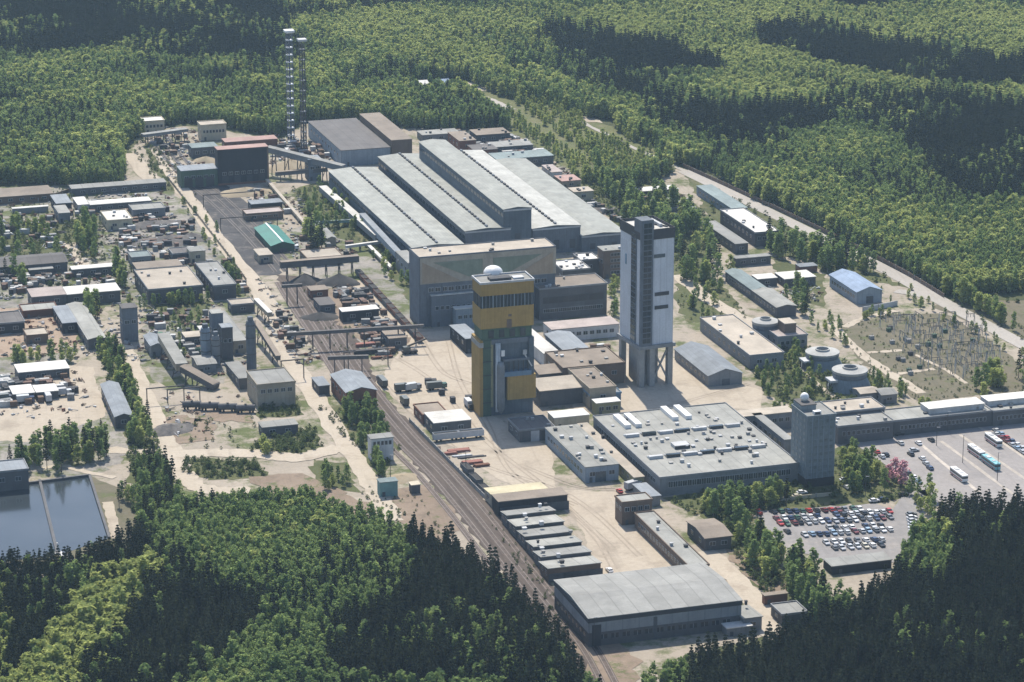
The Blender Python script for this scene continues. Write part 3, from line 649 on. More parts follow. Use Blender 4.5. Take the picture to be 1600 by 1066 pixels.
bldg('tank_house', 'white roofed low block with dark openings beside the concentrator roof', (880,424), (920,419), (872,409), 9, 'dark', 'white', vents=9)
bldg('tank_house', 'smaller white roofed block just behind the low block beside the concentrator', (908,408), (934,404), (902,398), 8, 'dark', 'white', vents=4)
bldg('annexe', 'small pale roofed annexe at the near left corner of the long parallel halls', (638,412), (655,410), (622,393), 9, 'grey', 'light', vents=0, parapet=False)

# --- the long parallel halls
def bay(label, a, b, c, h, roof, wall, line=True, wins=True, rise=.9):
    t, L, D = bldg('factory_hall', label, a, b, c, h, wall, roof, 'gy', rise, win=0, wl=0, door=0, cat='factory hall', group='long parallel factory halls')
    if line:
        for k in range(34):
            y = D * (k + .3) / 34
            MB().box(L/2 - .55, y, h + rise + .1, L/2 + .55, y + D/34*.55, h + rise + 1.0).build('ridge_vent', TRIM if k % 3 else W['steel'], t)
    if wins:
        for k in range(30): link('window', window_mesh(D/30*.72, 1.8, GLASS, W['steel']), t, (-.03, D*(k+.5)/30, h - 3.2), -math.pi/2)
    for k in range(int(L/8)): MB().box(L*(k+.5)/int(L/8) - 1.4, -.15, h*.15, L*(k+.5)/int(L/8) + 1.4, .02, h*.5).build('gate', DOOR, t)
    MB().box(-.1, -.35, h - .9, L + .1, -.02, h - .1).build('fascia', PALE, t)
    return t, L, D
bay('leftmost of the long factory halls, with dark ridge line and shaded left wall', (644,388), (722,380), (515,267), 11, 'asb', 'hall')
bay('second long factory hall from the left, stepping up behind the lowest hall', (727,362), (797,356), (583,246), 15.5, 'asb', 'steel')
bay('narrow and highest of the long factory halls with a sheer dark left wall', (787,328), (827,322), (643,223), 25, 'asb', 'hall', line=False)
bay('palest of the long factory halls, right of the narrow high one', (832,358), (907,352), (690,240), 13.5, 'asbl', 'steel', wins=False)
bay('rightmost long factory hall with a duller grey roof', (909,369), (974,361), (772,252), 8.5, 'asb', 'steel', line=False, wins=False)
bldg('annexe', 'grey boxy annexe in front of the narrow highest factory hall', (797,361), (836,356), (793,354), 13, 'bluegrey', 'bluegrey', win=3, wl=0, parapet=False)
bldg('ore_store', 'dark roofed ore store beyond the long factory halls', (533,236), (607,228), (484,190), 9, 'bluegrey', 'dark', 'flat', win=0, wl=10, parapet=False)
bldg('ore_store', 'long narrow grey brown roofed store at the edge of the far forest', (612,220), (638,213), (557,179), 13, 'brown', 'brown', 'flat', win=0, wl=14, parapet=False)
for (lab, a, b, c, h, wl_, rf) in [
    ('brown boxy shed behind the far end of the highest factory hall', (718,221), (742,218), (715,206), 7, 'rust', 'brown'),
    ('long grey roof among clutter behind the palest hall, the upper one', (772,231), (832,226), (764,223), 4, 'dark', 'light'),
    ('wide grey roof by the trees behind the rightmost factory hall', (776,250), (860,240), (770,240), 5, 'dark', 'teal'),
    ('dark roofed shed behind the middle of the long halls', (741,236), (776,232), (737,227), 5, 'rust', 'dark'),
    ('dull brown shed farthest behind the long halls, against the trees', (745,212), (795,207), (742,203), 5, 'dark', 'brown'),
    ('white walled hut with a pink roof at the wood edge beyond the halls', (862,270), (876,267), (858,258), 5, 'white', 'pink'),
    ('beige walled hut at the wood edge right of the rightmost hall', (897,301), (925,297), (893,294), 5, 'cream', 'beige'),
    ('brown roofed hut close to the wood beyond the rightmost hall', (878,284), (905,280), (872,275), 4, 'beige', 'red'),
    ('long low pale roof along the trees left of the brown shed', (660,212), (716,206), (656,205), 4, 'grey', 'grey'),
    ]: bldg('shed', lab, a, b, c, h, wl_, rf, vents=3, parapet=False)

# --- loading station, gallery and masts
t, L, D = bldg('loading_station', 'huge black rail loading station with a thin red roof', (340,235), (416,227), (336,230), 20, 'black', 'red', win=0, wl=0, door=0, parapet=False)
windows(t, 'f', L, D, 7, 6.5, 2, 1.6); MB().box(-.2, -.25, 0, L + .2, .02, 1.2).build('plinth', W['rust'], t); MB().box(L - .6, -.3, 0, L + .2, .03, 20).build('corner_pier', W['brown'], t)
for k in range(4): MB().box(L*(.08 + k*.24), -.3, 1.3, L*(.2 + k*.24), .02, 5).build('gate', TRIM, t)
t, L, D = bldg('loading_station', 'lower dark loading station spanning the tracks with a blue grey roof', (283,268), (338,262), (279,260), 9.5, 'green', 'bluegrey', win=5, wl=0, door=0, parapet=False)
for k in range(3): MB().box(L*(.08 + k*.3), -.3, 0, L*(.3 + k*.3), .02, 5.5).build('gate', TRIM, t)
bldg('office', 'cream two storey office behind the black loading station', (314,197), (352,193), (312,191), 9, 'cream', 'beige', win=7, wl=2)
bldg('office', 'small cream building at the far end of the railway', (225,191), (255,187), (222,185), 7, 'cream', 'white', win=5)
bldg('shed', 'long thin red roof behind the black loading station', (352,223), (430,214), (350,217), 4, 'rust', 'red', win=0, parapet=False)
bldg('shed', 'dark shed left of the black loading station', (300,232), (338,227), (297,225), 6, 'dark', 'teal', win=3, parapet=False)
bldg('transfer_house', 'dark transfer house under the pale conveyor gallery', (482,250), (501,248), (478,244), 12, 'steel', 'bluegrey', win=2, wl=2)
bldg('shed', 'dark low shed with a thin white roof edge right of the coal yard', (393,320), (440,315), (389,314), 5, 'black', 'bluegrey', win=0)
bldg('shed', 'pink roofed low shed just below the dark low shed by the coal yard', (385,336), (442,331), (380,329), 3.5, 'brown', 'pink', win=3)
t, L, D = bldg('tarpaulin_shed', 'green roofed gabled shed with a white ridge by the railway', (424,385), (456,378), (404,356), 3.5, 'green', 'green', 'gy', 1.8, win=0, wl=0, gates=1, cat='shed')
MB().box(L/2 - .4, -.5, 5.4, L/2 + .4, D + .5, 5.75).build('ridge_cap', WHITE, t)

def gallery(label, p0, z0, p1, z1, wd=3.0, ht=3.0, name='conveyor_gallery', body='grey', roof='light', legs=3, cat='conveyor'):
    a, b = G(*p0, z0), G(*p1, z1)
    d = b - a; L = d.length; rz = math.atan2(d.y, d.x); hz = math.hypot(d.x, d.y)
    t = empty(name, (a.x, a.y, 0), rz, label, cat)
    MB().beam((0,0,z0), (hz,0,z1), wd, ht).build('gallery_body', W[body], t)
    MB().beam((0,0,z0 + ht/2 + .12), (hz,0,z1 + ht/2 + .12), wd + .4, .22).build('roof', RF[roof], t)
    for k in range(legs):
        f = (k + .5) / legs; zz = z0 + (z1 - z0) * f - ht/2
        if zz > 1:
            mb = MB(); mb.beam((hz*f, -wd*.6, -.2), (hz*f, -wd*.35, zz), .4); mb.beam((hz*f, wd*.6, -.2), (hz*f, wd*.35, zz), .4); mb.beam((hz*f, -wd*.55, zz*.3), (hz*f, wd*.4, zz*.8), .25); mb.build('trestle', STEEL, t)
    return t
gallery('pale grey covered conveyor gallery running from the black loading station to the long halls', (418,233), 14, (537,263), 9, 4, 3, legs=6)
gallery('low dark pipe gallery between the black loading station and the long halls', (430,272), 4, (512,265), 6, 2, 2, body='dark', roof='brown', legs=5)
gallery('pale pipeline running from the loading station down beside the trees', (417,282), 2, (476,350), 2, 1.4, 1.2, 'pipeline', 'cream', 'beige', 7, 'pipeline')
gallery('pale pipeline crossing the small wood toward the long halls', (476,350), 2.5, (566,344), 3, 1.2, 1.2, 'pipeline', 'teal', 'teal', 6, 'pipeline')
gallery('upper pale service gallery along the shaded left wall of the lowest factory hall', (504,295), 4, (592,372), 4, 4, 3, 'service_gallery', 'grey', 'white', 8, 'gallery')
gallery('lower bluish service gallery along the left wall of the lowest factory hall', (566,338), 6, (622,398), 6, 3, 3, 'service_gallery', 'bluegrey', 'bluegrey', 5, 'gallery')
gallery('cream pipeline below the lower service gallery', (575,384), 2, (612,420), 2, 1.5, 1.2, 'pipeline', 'cream', 'white', 4, 'pipeline')
gallery('short white pipe crossing between trees left of the long halls', (540,386), 3, (600,378), 3, 1.5, 1.2, 'pipeline', 'white', 'white', 4, 'pipeline')
gallery('long dark pipe bridge across the tracks above the stockpiles', (438,414), 8, (560,404), 8, 3, 3, 'pipe_bridge', 'dark', 'brown', 6, 'pipe bridge')
gallery('dark pipe bridge over the tracks below the two black stockpiles', (440,448), 9, (472,446), 9, 1.2, 1.2, 'pipe_bridge', 'dark', 'dark', 2, 'pipe bridge')
gallery('thin dark pipe bridge reaching from the railway to the concentrator', (448,523), 8, (662,510), 8, 1.2, 1.4, 'pipe_bridge', 'dark', 'dark', 8, 'pipe bridge')
gallery('lower dark pipe bridge just above the railway shed', (512,560), 8, (576,558), 8, 1.2, 1.4, 'pipe_bridge', 'dark', 'dark', 3, 'pipe bridge')
gallery('upper inclined part of the grey conveyor in the batching plant', (255,526), 9, (284,574), 7, 5, 3, body='beige', roof='grey', legs=3)
gallery('lower inclined part of the grey conveyor running down into the ground', (286,575), 7, (338,604), 1.5, 4.5, 2.5, body='dark', roof='brown', legs=3)
gallery('long pale concrete ramp roof bridge at the far end of the railway', (222,212), 6, (292,203), 6, 4, 1.5, 'road_bridge', 'grey', 'light', 5, 'bridge')
gallery('inclined conveyor linking the railway to the slender grey silo', (400,505), 8, (435,560), 4, 2, 2, body='dark', roof='brown', legs=3)
gallery('pale conveyor beside the dark pipe rack left of the tracks', (400,470), 6, (422,492), 6, 2, 2, body='beige', roof='white', legs=2)

def mast(label, px, pyb, pyt, wd, m_, plat_m, step, top=None):
    b = G(px, pyb); h = ZAT(b, pyt); t = empty('lattice_mast', b, ANG, label, 'mast')
    for (i, j) in ((-1,-1),(1,-1),(1,1),(-1,1)): MB().beam((i*wd/2, j*wd/2, -.2), (i*wd/2, j*wd/2, h), .3).build('leg', m_, t)
    MB().lathe(0, 0, [(wd*.2, 0), (wd*.16, h)], 10).build('flue', m_, t)
    n = int(h / step)
    for k in range(n):
        z = (k + 1) * step; k2 = k
        MB().box(-wd/2 - .2, -wd/2 - .2, z - .14, wd/2 + .2, wd/2 + .2, z + .14).build('platform', plat_m if k % 1 == 0 else m_, t)
        mb = MB()
        for s in (-1, 1): mb.beam((-wd/2, s*wd/2, z - step), (wd/2, s*wd/2, z), .22); mb.beam((s*wd/2, -wd/2, z - step), (s*wd/2, wd/2, z), .22)
        mb.build('brace', m_, t)
    if top: MB().box(-wd/2 - 1.1, -wd/2 - 1.1, h, wd/2 + 1.1, wd/2 + 1.1, h + 1.2).build('crown_platform', top, t)
    return t
mast('tall lattice chimney mast with pale platforms and a wide white top', 455, 222, 50, 3.3, W['steel'], WHITE, 4.3, WHITE)
mast('slightly lower dark lattice chimney mast beside the one with the white top', 475, 238, 64, 2.7, STEEL, W['grey'], 6.0, PALE)

# --- right side: offices, sheds, cooling towers
bldg('barn', 'long shed with a clear blue roof by the boundary road', (1339,457), (1376,452), (1290,430), 6, 'bluegrey', 'blue', 'gy', 2.2, win=0, wl=9, gates=1)
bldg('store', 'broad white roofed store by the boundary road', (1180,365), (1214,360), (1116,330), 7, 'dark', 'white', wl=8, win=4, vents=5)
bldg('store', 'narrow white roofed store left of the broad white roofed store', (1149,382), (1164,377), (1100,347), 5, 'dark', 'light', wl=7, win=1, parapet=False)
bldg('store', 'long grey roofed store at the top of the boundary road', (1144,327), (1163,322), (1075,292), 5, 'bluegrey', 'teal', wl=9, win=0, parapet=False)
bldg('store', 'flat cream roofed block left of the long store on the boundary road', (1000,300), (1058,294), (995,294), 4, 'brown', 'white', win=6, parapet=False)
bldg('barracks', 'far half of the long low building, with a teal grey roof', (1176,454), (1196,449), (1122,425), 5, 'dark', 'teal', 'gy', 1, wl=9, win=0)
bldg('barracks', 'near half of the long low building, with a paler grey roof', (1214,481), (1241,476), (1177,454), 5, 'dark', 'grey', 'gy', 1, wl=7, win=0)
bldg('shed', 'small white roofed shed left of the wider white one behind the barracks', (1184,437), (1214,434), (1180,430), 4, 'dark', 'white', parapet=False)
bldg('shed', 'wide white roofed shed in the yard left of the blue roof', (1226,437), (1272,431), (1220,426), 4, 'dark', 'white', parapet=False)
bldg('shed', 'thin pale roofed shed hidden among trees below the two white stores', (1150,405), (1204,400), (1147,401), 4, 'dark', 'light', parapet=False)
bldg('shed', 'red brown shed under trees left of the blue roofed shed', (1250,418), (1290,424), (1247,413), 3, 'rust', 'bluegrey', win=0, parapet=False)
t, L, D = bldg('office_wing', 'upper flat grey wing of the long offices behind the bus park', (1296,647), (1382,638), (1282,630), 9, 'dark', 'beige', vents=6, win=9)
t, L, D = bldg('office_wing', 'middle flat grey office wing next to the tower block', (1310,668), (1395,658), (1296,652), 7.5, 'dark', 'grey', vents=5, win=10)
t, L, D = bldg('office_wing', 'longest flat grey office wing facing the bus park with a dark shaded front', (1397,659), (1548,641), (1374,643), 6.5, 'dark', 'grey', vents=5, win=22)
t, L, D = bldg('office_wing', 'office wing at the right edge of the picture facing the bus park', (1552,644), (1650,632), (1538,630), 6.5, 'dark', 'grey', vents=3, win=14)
bldg('canteen', 'long white roofed canteen behind the longest office wing', (1452,640), (1538,631), (1443,630), 9, 'white', 'white', win=8, parapet=False)
bldg('canteen', 'white roofed block at the right edge of the picture behind the offices', (1545,628), (1630,617), (1538,619), 9, 'white', 'white', win=8, parapet=False)
bldg('hut', 'grey roofed hut below the nearest cooling tower', (1345,616), (1372,612), (1338,607), 4, 'grey', 'beige', 'gx', .8)
bldg('hut', 'second grey hut right of the hut below the nearest cooling tower', (1378,618), (1408,620), (1370,608), 4, 'grey', 'light', 'gx', .8)
bldg('shelter', 'long low concrete shelter wall at the lower end of the small car park', (1300,886), (1392,874), (1290,874), 3.2, 'black', 'light', win=0, wl=0, parapet=False)
bldg('hut', 'brown roofed hut among the birches left of the small car park', (1102,842), (1146,840), (1080,815), 5, 'dark', 'brown', 'gx', 1, win=2)
bldg('hut', 'grey roofed hut at the lower right beside the dirt road', (1222,962), (1262,958), (1212,945), 4, 'dark', 'light', win=0)
bldg('hut', 'rusty long shed above the grey hut at the lower right', (1195,932), (1232,929), (1192,928), 3.5, 'rust', 'brown', win=0)

def cooling(label, px, py, r, h, square=False):
    c = G(px, py, h); t = empty('cooling_tower', (c.x, c.y, 0), ANG, label, 'cooling tower', 'cooling towers in the green area')
    MB().lathe(0, 0, [(r*1.3, -.3), (r*1.12, h*.3), (r*.93, h*.62)], 32, cap=False).build('wall', W['block'], t, smooth=True)
    MB().lathe(0, 0, [(r*.93, h*.62), (r*.97, h*.72), (r*.95, h*.9)], 32, cap=False).build('louvre_band', W['steel'], t)
    MB().lathe(0, 0, [(r*.96, h*.86), (r*1.0, h*.9), (r*1.0, h), (r*.42, h + .6), (r*.42, h + 1.3), (r*.36, h + 1.3), (r*.34, h - 1.2)], 32, cap=False).build('rim', mat('rim_grey', (0.46, 0.46, 0.44)), t)
    MB().lathe(0, 0, [(r*.5, h*.55), (r*.4, h - .6), (r*.34, h - .6)], 24).build('fan_well', TRIM, t)
    f = MB()
    for k in range(6):
        a = k * math.pi / 3; f.beam((0, 0, h - .2), (r*.31*math.cos(a), r*.31*math.sin(a), h - .1), .5, .1)
    f.build('fan', STEEL, t)
    s = MB(); s.box(-r*1.35, -r*.5, h*.5, -r*.9, r*.3, h*.62); s.build('landing', PALE, t)
    for k in range(3): MB().box(-r*1.3, -r*.45 + k*r*.3, -.2, -r*1.24, -r*.4 + k*r*.3, h*.5).build('post', STEEL, t)
cooling('nearest round cooling tower with a pale rim and dark fan hole', 1328, 577, 7.8, 8.5)
cooling('middle round cooling tower with a pale rim among shrubs', 1285, 549, 7.6, 7)
cooling('farthest round cooling tower, beside the beige flat roofed block', 1196, 501, 6.2, 9)
t, L, D = bldg('pump_house', 'square grey pump house with a brown box on top between the cooling towers', (1216,528), (1262,524), (1225,510), 6, 'grey', 'pink', win=5)
MB().box(L*.35, D*.3, 6.3, L*.75, D*.8, 10.5).build('penthouse', W['brown'], t); MB().box(L*.34, D*.28, 10.5, L*.76, D*.82, 10.9).build('roof', RF['beige'], t)

# --- left works
LB = [
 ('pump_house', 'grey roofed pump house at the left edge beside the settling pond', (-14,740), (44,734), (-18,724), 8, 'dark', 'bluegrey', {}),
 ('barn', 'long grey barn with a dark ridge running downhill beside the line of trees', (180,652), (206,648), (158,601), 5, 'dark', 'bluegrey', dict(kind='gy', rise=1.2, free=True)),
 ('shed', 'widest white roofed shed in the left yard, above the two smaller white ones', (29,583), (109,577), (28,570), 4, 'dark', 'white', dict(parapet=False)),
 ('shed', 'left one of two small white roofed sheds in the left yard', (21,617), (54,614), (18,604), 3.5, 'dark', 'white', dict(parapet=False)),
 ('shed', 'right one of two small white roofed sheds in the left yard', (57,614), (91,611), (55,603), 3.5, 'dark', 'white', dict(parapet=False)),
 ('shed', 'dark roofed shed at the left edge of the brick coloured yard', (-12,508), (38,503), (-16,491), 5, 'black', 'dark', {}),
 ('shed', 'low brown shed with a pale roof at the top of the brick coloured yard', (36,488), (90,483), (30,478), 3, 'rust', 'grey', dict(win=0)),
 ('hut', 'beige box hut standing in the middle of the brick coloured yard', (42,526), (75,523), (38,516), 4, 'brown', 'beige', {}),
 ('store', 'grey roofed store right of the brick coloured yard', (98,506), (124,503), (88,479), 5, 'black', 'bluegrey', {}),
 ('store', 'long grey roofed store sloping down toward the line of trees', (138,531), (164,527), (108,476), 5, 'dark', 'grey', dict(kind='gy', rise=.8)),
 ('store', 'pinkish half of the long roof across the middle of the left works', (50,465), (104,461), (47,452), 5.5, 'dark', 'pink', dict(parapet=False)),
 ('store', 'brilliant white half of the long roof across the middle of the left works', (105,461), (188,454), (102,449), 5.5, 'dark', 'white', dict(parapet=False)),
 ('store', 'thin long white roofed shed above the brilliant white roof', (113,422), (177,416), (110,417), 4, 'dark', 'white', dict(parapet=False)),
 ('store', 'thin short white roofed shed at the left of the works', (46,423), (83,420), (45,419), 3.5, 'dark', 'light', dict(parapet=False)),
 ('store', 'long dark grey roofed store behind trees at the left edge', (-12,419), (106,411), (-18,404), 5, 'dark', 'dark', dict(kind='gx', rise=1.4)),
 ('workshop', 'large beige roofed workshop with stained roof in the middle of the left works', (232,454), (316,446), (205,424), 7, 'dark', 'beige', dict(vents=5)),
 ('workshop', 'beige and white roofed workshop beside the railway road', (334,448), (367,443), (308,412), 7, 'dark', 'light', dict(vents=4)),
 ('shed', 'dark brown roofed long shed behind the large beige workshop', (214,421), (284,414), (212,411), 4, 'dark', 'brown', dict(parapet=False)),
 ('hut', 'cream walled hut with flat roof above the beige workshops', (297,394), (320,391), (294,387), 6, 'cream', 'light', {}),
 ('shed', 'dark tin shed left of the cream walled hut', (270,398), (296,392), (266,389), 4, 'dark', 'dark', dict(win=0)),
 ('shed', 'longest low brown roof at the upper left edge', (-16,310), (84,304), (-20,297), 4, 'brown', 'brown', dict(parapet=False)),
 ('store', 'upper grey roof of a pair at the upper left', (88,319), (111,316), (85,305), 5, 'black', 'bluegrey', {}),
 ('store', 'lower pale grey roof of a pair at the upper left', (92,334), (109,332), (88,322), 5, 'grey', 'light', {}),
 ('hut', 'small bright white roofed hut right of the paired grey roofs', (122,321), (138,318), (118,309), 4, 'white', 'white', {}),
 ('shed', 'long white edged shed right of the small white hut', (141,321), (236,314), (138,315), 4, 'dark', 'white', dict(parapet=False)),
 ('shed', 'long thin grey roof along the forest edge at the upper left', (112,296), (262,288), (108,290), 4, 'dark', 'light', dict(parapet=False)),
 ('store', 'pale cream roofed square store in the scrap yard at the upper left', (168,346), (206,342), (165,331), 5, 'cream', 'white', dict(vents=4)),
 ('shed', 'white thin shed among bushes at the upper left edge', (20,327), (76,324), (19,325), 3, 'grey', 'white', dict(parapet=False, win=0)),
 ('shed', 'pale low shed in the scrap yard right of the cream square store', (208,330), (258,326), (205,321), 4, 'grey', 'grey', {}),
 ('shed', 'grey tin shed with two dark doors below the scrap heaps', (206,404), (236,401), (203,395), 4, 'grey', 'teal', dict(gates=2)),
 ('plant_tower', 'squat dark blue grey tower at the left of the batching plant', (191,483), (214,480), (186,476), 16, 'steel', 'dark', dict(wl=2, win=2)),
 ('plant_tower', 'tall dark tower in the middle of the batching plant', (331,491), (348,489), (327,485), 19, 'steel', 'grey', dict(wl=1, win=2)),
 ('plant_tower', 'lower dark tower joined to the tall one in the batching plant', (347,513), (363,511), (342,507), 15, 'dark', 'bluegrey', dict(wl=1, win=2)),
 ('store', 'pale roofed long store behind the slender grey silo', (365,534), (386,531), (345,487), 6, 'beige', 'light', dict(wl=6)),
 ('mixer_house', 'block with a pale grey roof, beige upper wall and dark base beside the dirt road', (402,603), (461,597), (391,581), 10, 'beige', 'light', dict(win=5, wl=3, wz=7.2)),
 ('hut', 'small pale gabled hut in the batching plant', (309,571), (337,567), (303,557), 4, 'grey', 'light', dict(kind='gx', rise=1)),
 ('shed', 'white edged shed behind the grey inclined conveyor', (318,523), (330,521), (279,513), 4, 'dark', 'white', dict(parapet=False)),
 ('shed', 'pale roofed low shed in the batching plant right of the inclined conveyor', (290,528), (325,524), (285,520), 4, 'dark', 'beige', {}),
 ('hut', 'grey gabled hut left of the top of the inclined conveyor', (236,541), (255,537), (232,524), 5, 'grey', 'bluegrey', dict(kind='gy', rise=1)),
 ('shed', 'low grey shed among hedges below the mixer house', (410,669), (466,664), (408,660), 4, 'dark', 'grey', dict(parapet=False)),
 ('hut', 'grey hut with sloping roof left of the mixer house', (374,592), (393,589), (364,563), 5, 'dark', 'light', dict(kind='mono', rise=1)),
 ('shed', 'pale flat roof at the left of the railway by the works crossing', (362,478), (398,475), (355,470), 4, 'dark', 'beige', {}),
 ('railway_shed', 'grey blue gabled shed with white ridge spanning the railway tracks', (541,614), (587,608), (515,586), 7.5, 'rust', 'bluegrey', dict(kind='gy', rise=1.8, gates=1, win=0, wl=4)),  # its dark gate panel paints in the unlit interior of the open front
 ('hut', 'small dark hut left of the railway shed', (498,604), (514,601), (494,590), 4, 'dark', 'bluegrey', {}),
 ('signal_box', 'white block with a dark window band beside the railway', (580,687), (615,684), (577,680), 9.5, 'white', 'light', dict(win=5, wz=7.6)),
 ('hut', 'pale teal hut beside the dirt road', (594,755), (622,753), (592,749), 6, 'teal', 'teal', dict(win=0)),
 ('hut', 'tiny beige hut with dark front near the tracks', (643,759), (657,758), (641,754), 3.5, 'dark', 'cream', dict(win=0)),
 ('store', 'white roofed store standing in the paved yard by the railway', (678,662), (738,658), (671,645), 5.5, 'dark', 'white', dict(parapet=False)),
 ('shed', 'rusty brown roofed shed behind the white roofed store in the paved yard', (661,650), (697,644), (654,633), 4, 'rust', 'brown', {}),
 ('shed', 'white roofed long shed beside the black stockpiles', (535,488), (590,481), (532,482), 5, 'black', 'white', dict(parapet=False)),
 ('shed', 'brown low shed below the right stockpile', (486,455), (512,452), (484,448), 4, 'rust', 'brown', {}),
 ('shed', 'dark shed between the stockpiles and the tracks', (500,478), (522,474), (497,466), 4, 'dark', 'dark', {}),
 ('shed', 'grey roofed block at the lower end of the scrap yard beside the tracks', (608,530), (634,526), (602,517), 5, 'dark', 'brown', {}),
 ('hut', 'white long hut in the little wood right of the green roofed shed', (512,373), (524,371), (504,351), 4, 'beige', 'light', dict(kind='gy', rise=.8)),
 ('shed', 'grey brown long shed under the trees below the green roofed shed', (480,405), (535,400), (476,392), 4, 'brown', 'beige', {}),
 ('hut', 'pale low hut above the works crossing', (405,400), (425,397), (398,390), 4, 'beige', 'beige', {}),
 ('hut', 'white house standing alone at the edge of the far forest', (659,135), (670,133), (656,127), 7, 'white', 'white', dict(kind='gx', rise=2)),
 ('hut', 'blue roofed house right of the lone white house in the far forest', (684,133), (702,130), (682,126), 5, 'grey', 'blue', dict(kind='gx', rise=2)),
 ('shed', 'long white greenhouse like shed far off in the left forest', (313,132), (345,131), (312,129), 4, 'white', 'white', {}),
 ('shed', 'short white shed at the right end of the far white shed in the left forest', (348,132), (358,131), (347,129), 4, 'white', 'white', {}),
]
for (nm, lab, a, b, c, h, wl_, rf, kw) in LB: bldg(nm, lab, a, b, c, h, wl_, rf, cat=nm.split('_')[-1] if nm not in ('mixer_house',) else 'building', **kw)
# slender silo
def silo(label, px, pyb, pyt, r, m_):
    b = G(px, pyb); h = ZAT(b, pyt); t = empty('silo', b, ANG, label, 'silo')
    MB().lathe(0, 0, [(r, -.2), (r, h - 2), (r*.8, h)], 20).build('silo_body', m_, t, smooth=False)
    MB().box(-r*.5, -r*.5, h, r*.5, r*.5, h + 1.8).build('filter_house', W['steel'], t)
    mb = MB()
    for k in range(int(h/1.2)): mb.box(r*.95, -.3, k*1.2, r*1.1, .3, k*1.2 + .12)
    mb.beam((r*1.05, -.3, 0), (r*1.05, -.3, h), .1); mb.beam((r*1.05, .3, 0), (r*1.05, .3, h), .1); mb.build('ladder', STEEL, t)
    mb = MB()
    for z in (h*.33, h*.66, h - 2): mb.lathe(0, 0, [(r + .05, z), (r + .3, z), (r + .3, z + .25), (r + .05, z + .25)], 20, cap=False)
    mb.build('hoop', STEEL, t)
silo('slender dark blue grey silo in the batching plant, the right one', 393, 578, 501, 2.1, W['steel'])
silo('short fat silo beside the tall dark tower of the batching plant', 322, 566, 512, 2.3, W['bluegrey'])
silo('second short silo in front of the tall dark tower of the batching plant', 338, 570, 524, 1.9, W['grey'])

# ---------------------------------------------------------------- stockpiles
def pile(label, px, py, r, h, m_, stretch=1.0):
    c = G(px, py); rn = random.Random(label); mb = MB(); n, k = 18, 6
    ph = [rn.uniform(0, 6.28) for _ in range(4)]
    for j in range(k + 1):
        f = j / k
        for i in range(n):
            a = 2*math.pi*i/n; rr = r * (1 - f) * (1 + .14*math.sin(2*a + ph[0]) + .1*math.sin(5*a + ph[1])) * rn.uniform(.94, 1.06)
            mb.v.append((rr*math.cos(a)*stretch, rr*math.sin(a), h * (f**.9) * rn.uniform(.9, 1.05) - (.1 if j == 0 else 0)))
    for j in range(k):
        for i in range(n): mb.f.append((j*n+i, j*n+(i+1) % n, (j+1)*n+(i+1) % n, (j+1)*n+i)); mb.m.append(0)
    o = mb.build('stockpile', m_, None, c, ANG, smooth=True); tag(o, label, 'stockpile')
PC = ground('pile_coal', (0.06, 0.058, 0.058), (0.10, 0.095, 0.09), scale=0.1); PS = ground('pile_sand', (0.38, 0.31, 0.21), (0.46, 0.385, 0.27), scale=0.1); PB = ground('pile_scrap', (0.10, 0.095, 0.095), (0.24, 0.22, 0.20), scale=0.3)
for a in [('left black stockpile beside the railway below the pipe bridge', 476, 441, 8, 4.5, PC), ('right black stockpile below the long dark pipe bridge', 530, 443, 9, 5, PC, 1.1),
          ('tan sand stockpile under the black loading station', 384, 302, 11, 3.5, PS, 1.3), ('dark heap of scrap in the upper left scrap yard', 262, 378, 13, 3.5, PB, 1.6),
          ('second dark heap of scrap above the first in the upper left', 238, 352, 10, 2.6, PB, 1.7), ('tan sand heap left of the black loading station', 322, 252, 7, 3, PS),
          ('dark heap at the right of the scrap yard near the railway road', 300, 372, 6, 3, PB, 1.5), ('rubble heap at the end of the dirt road by the trees', 268, 672, 8, 2.5, PB, 1.5),
          ('brown earth heap in the field below the signal box', 628, 748, 6, 1.6, PS, 1.3), ('brown heap beside the railway scrap yard', 500, 497, 7, 3, PC, 1.3),
          ('tan sand heap right of the black loading station', 455, 262, 13, 4.5, PS, 1.4), ('grey scrap heap behind the palest factory hall', 800, 240, 9, 3, PB, 1.7), ('grey scrap heap at the wood edge beyond the rightmost hall', 945, 330, 9, 2, PB, 1.5)]: pile(*a)

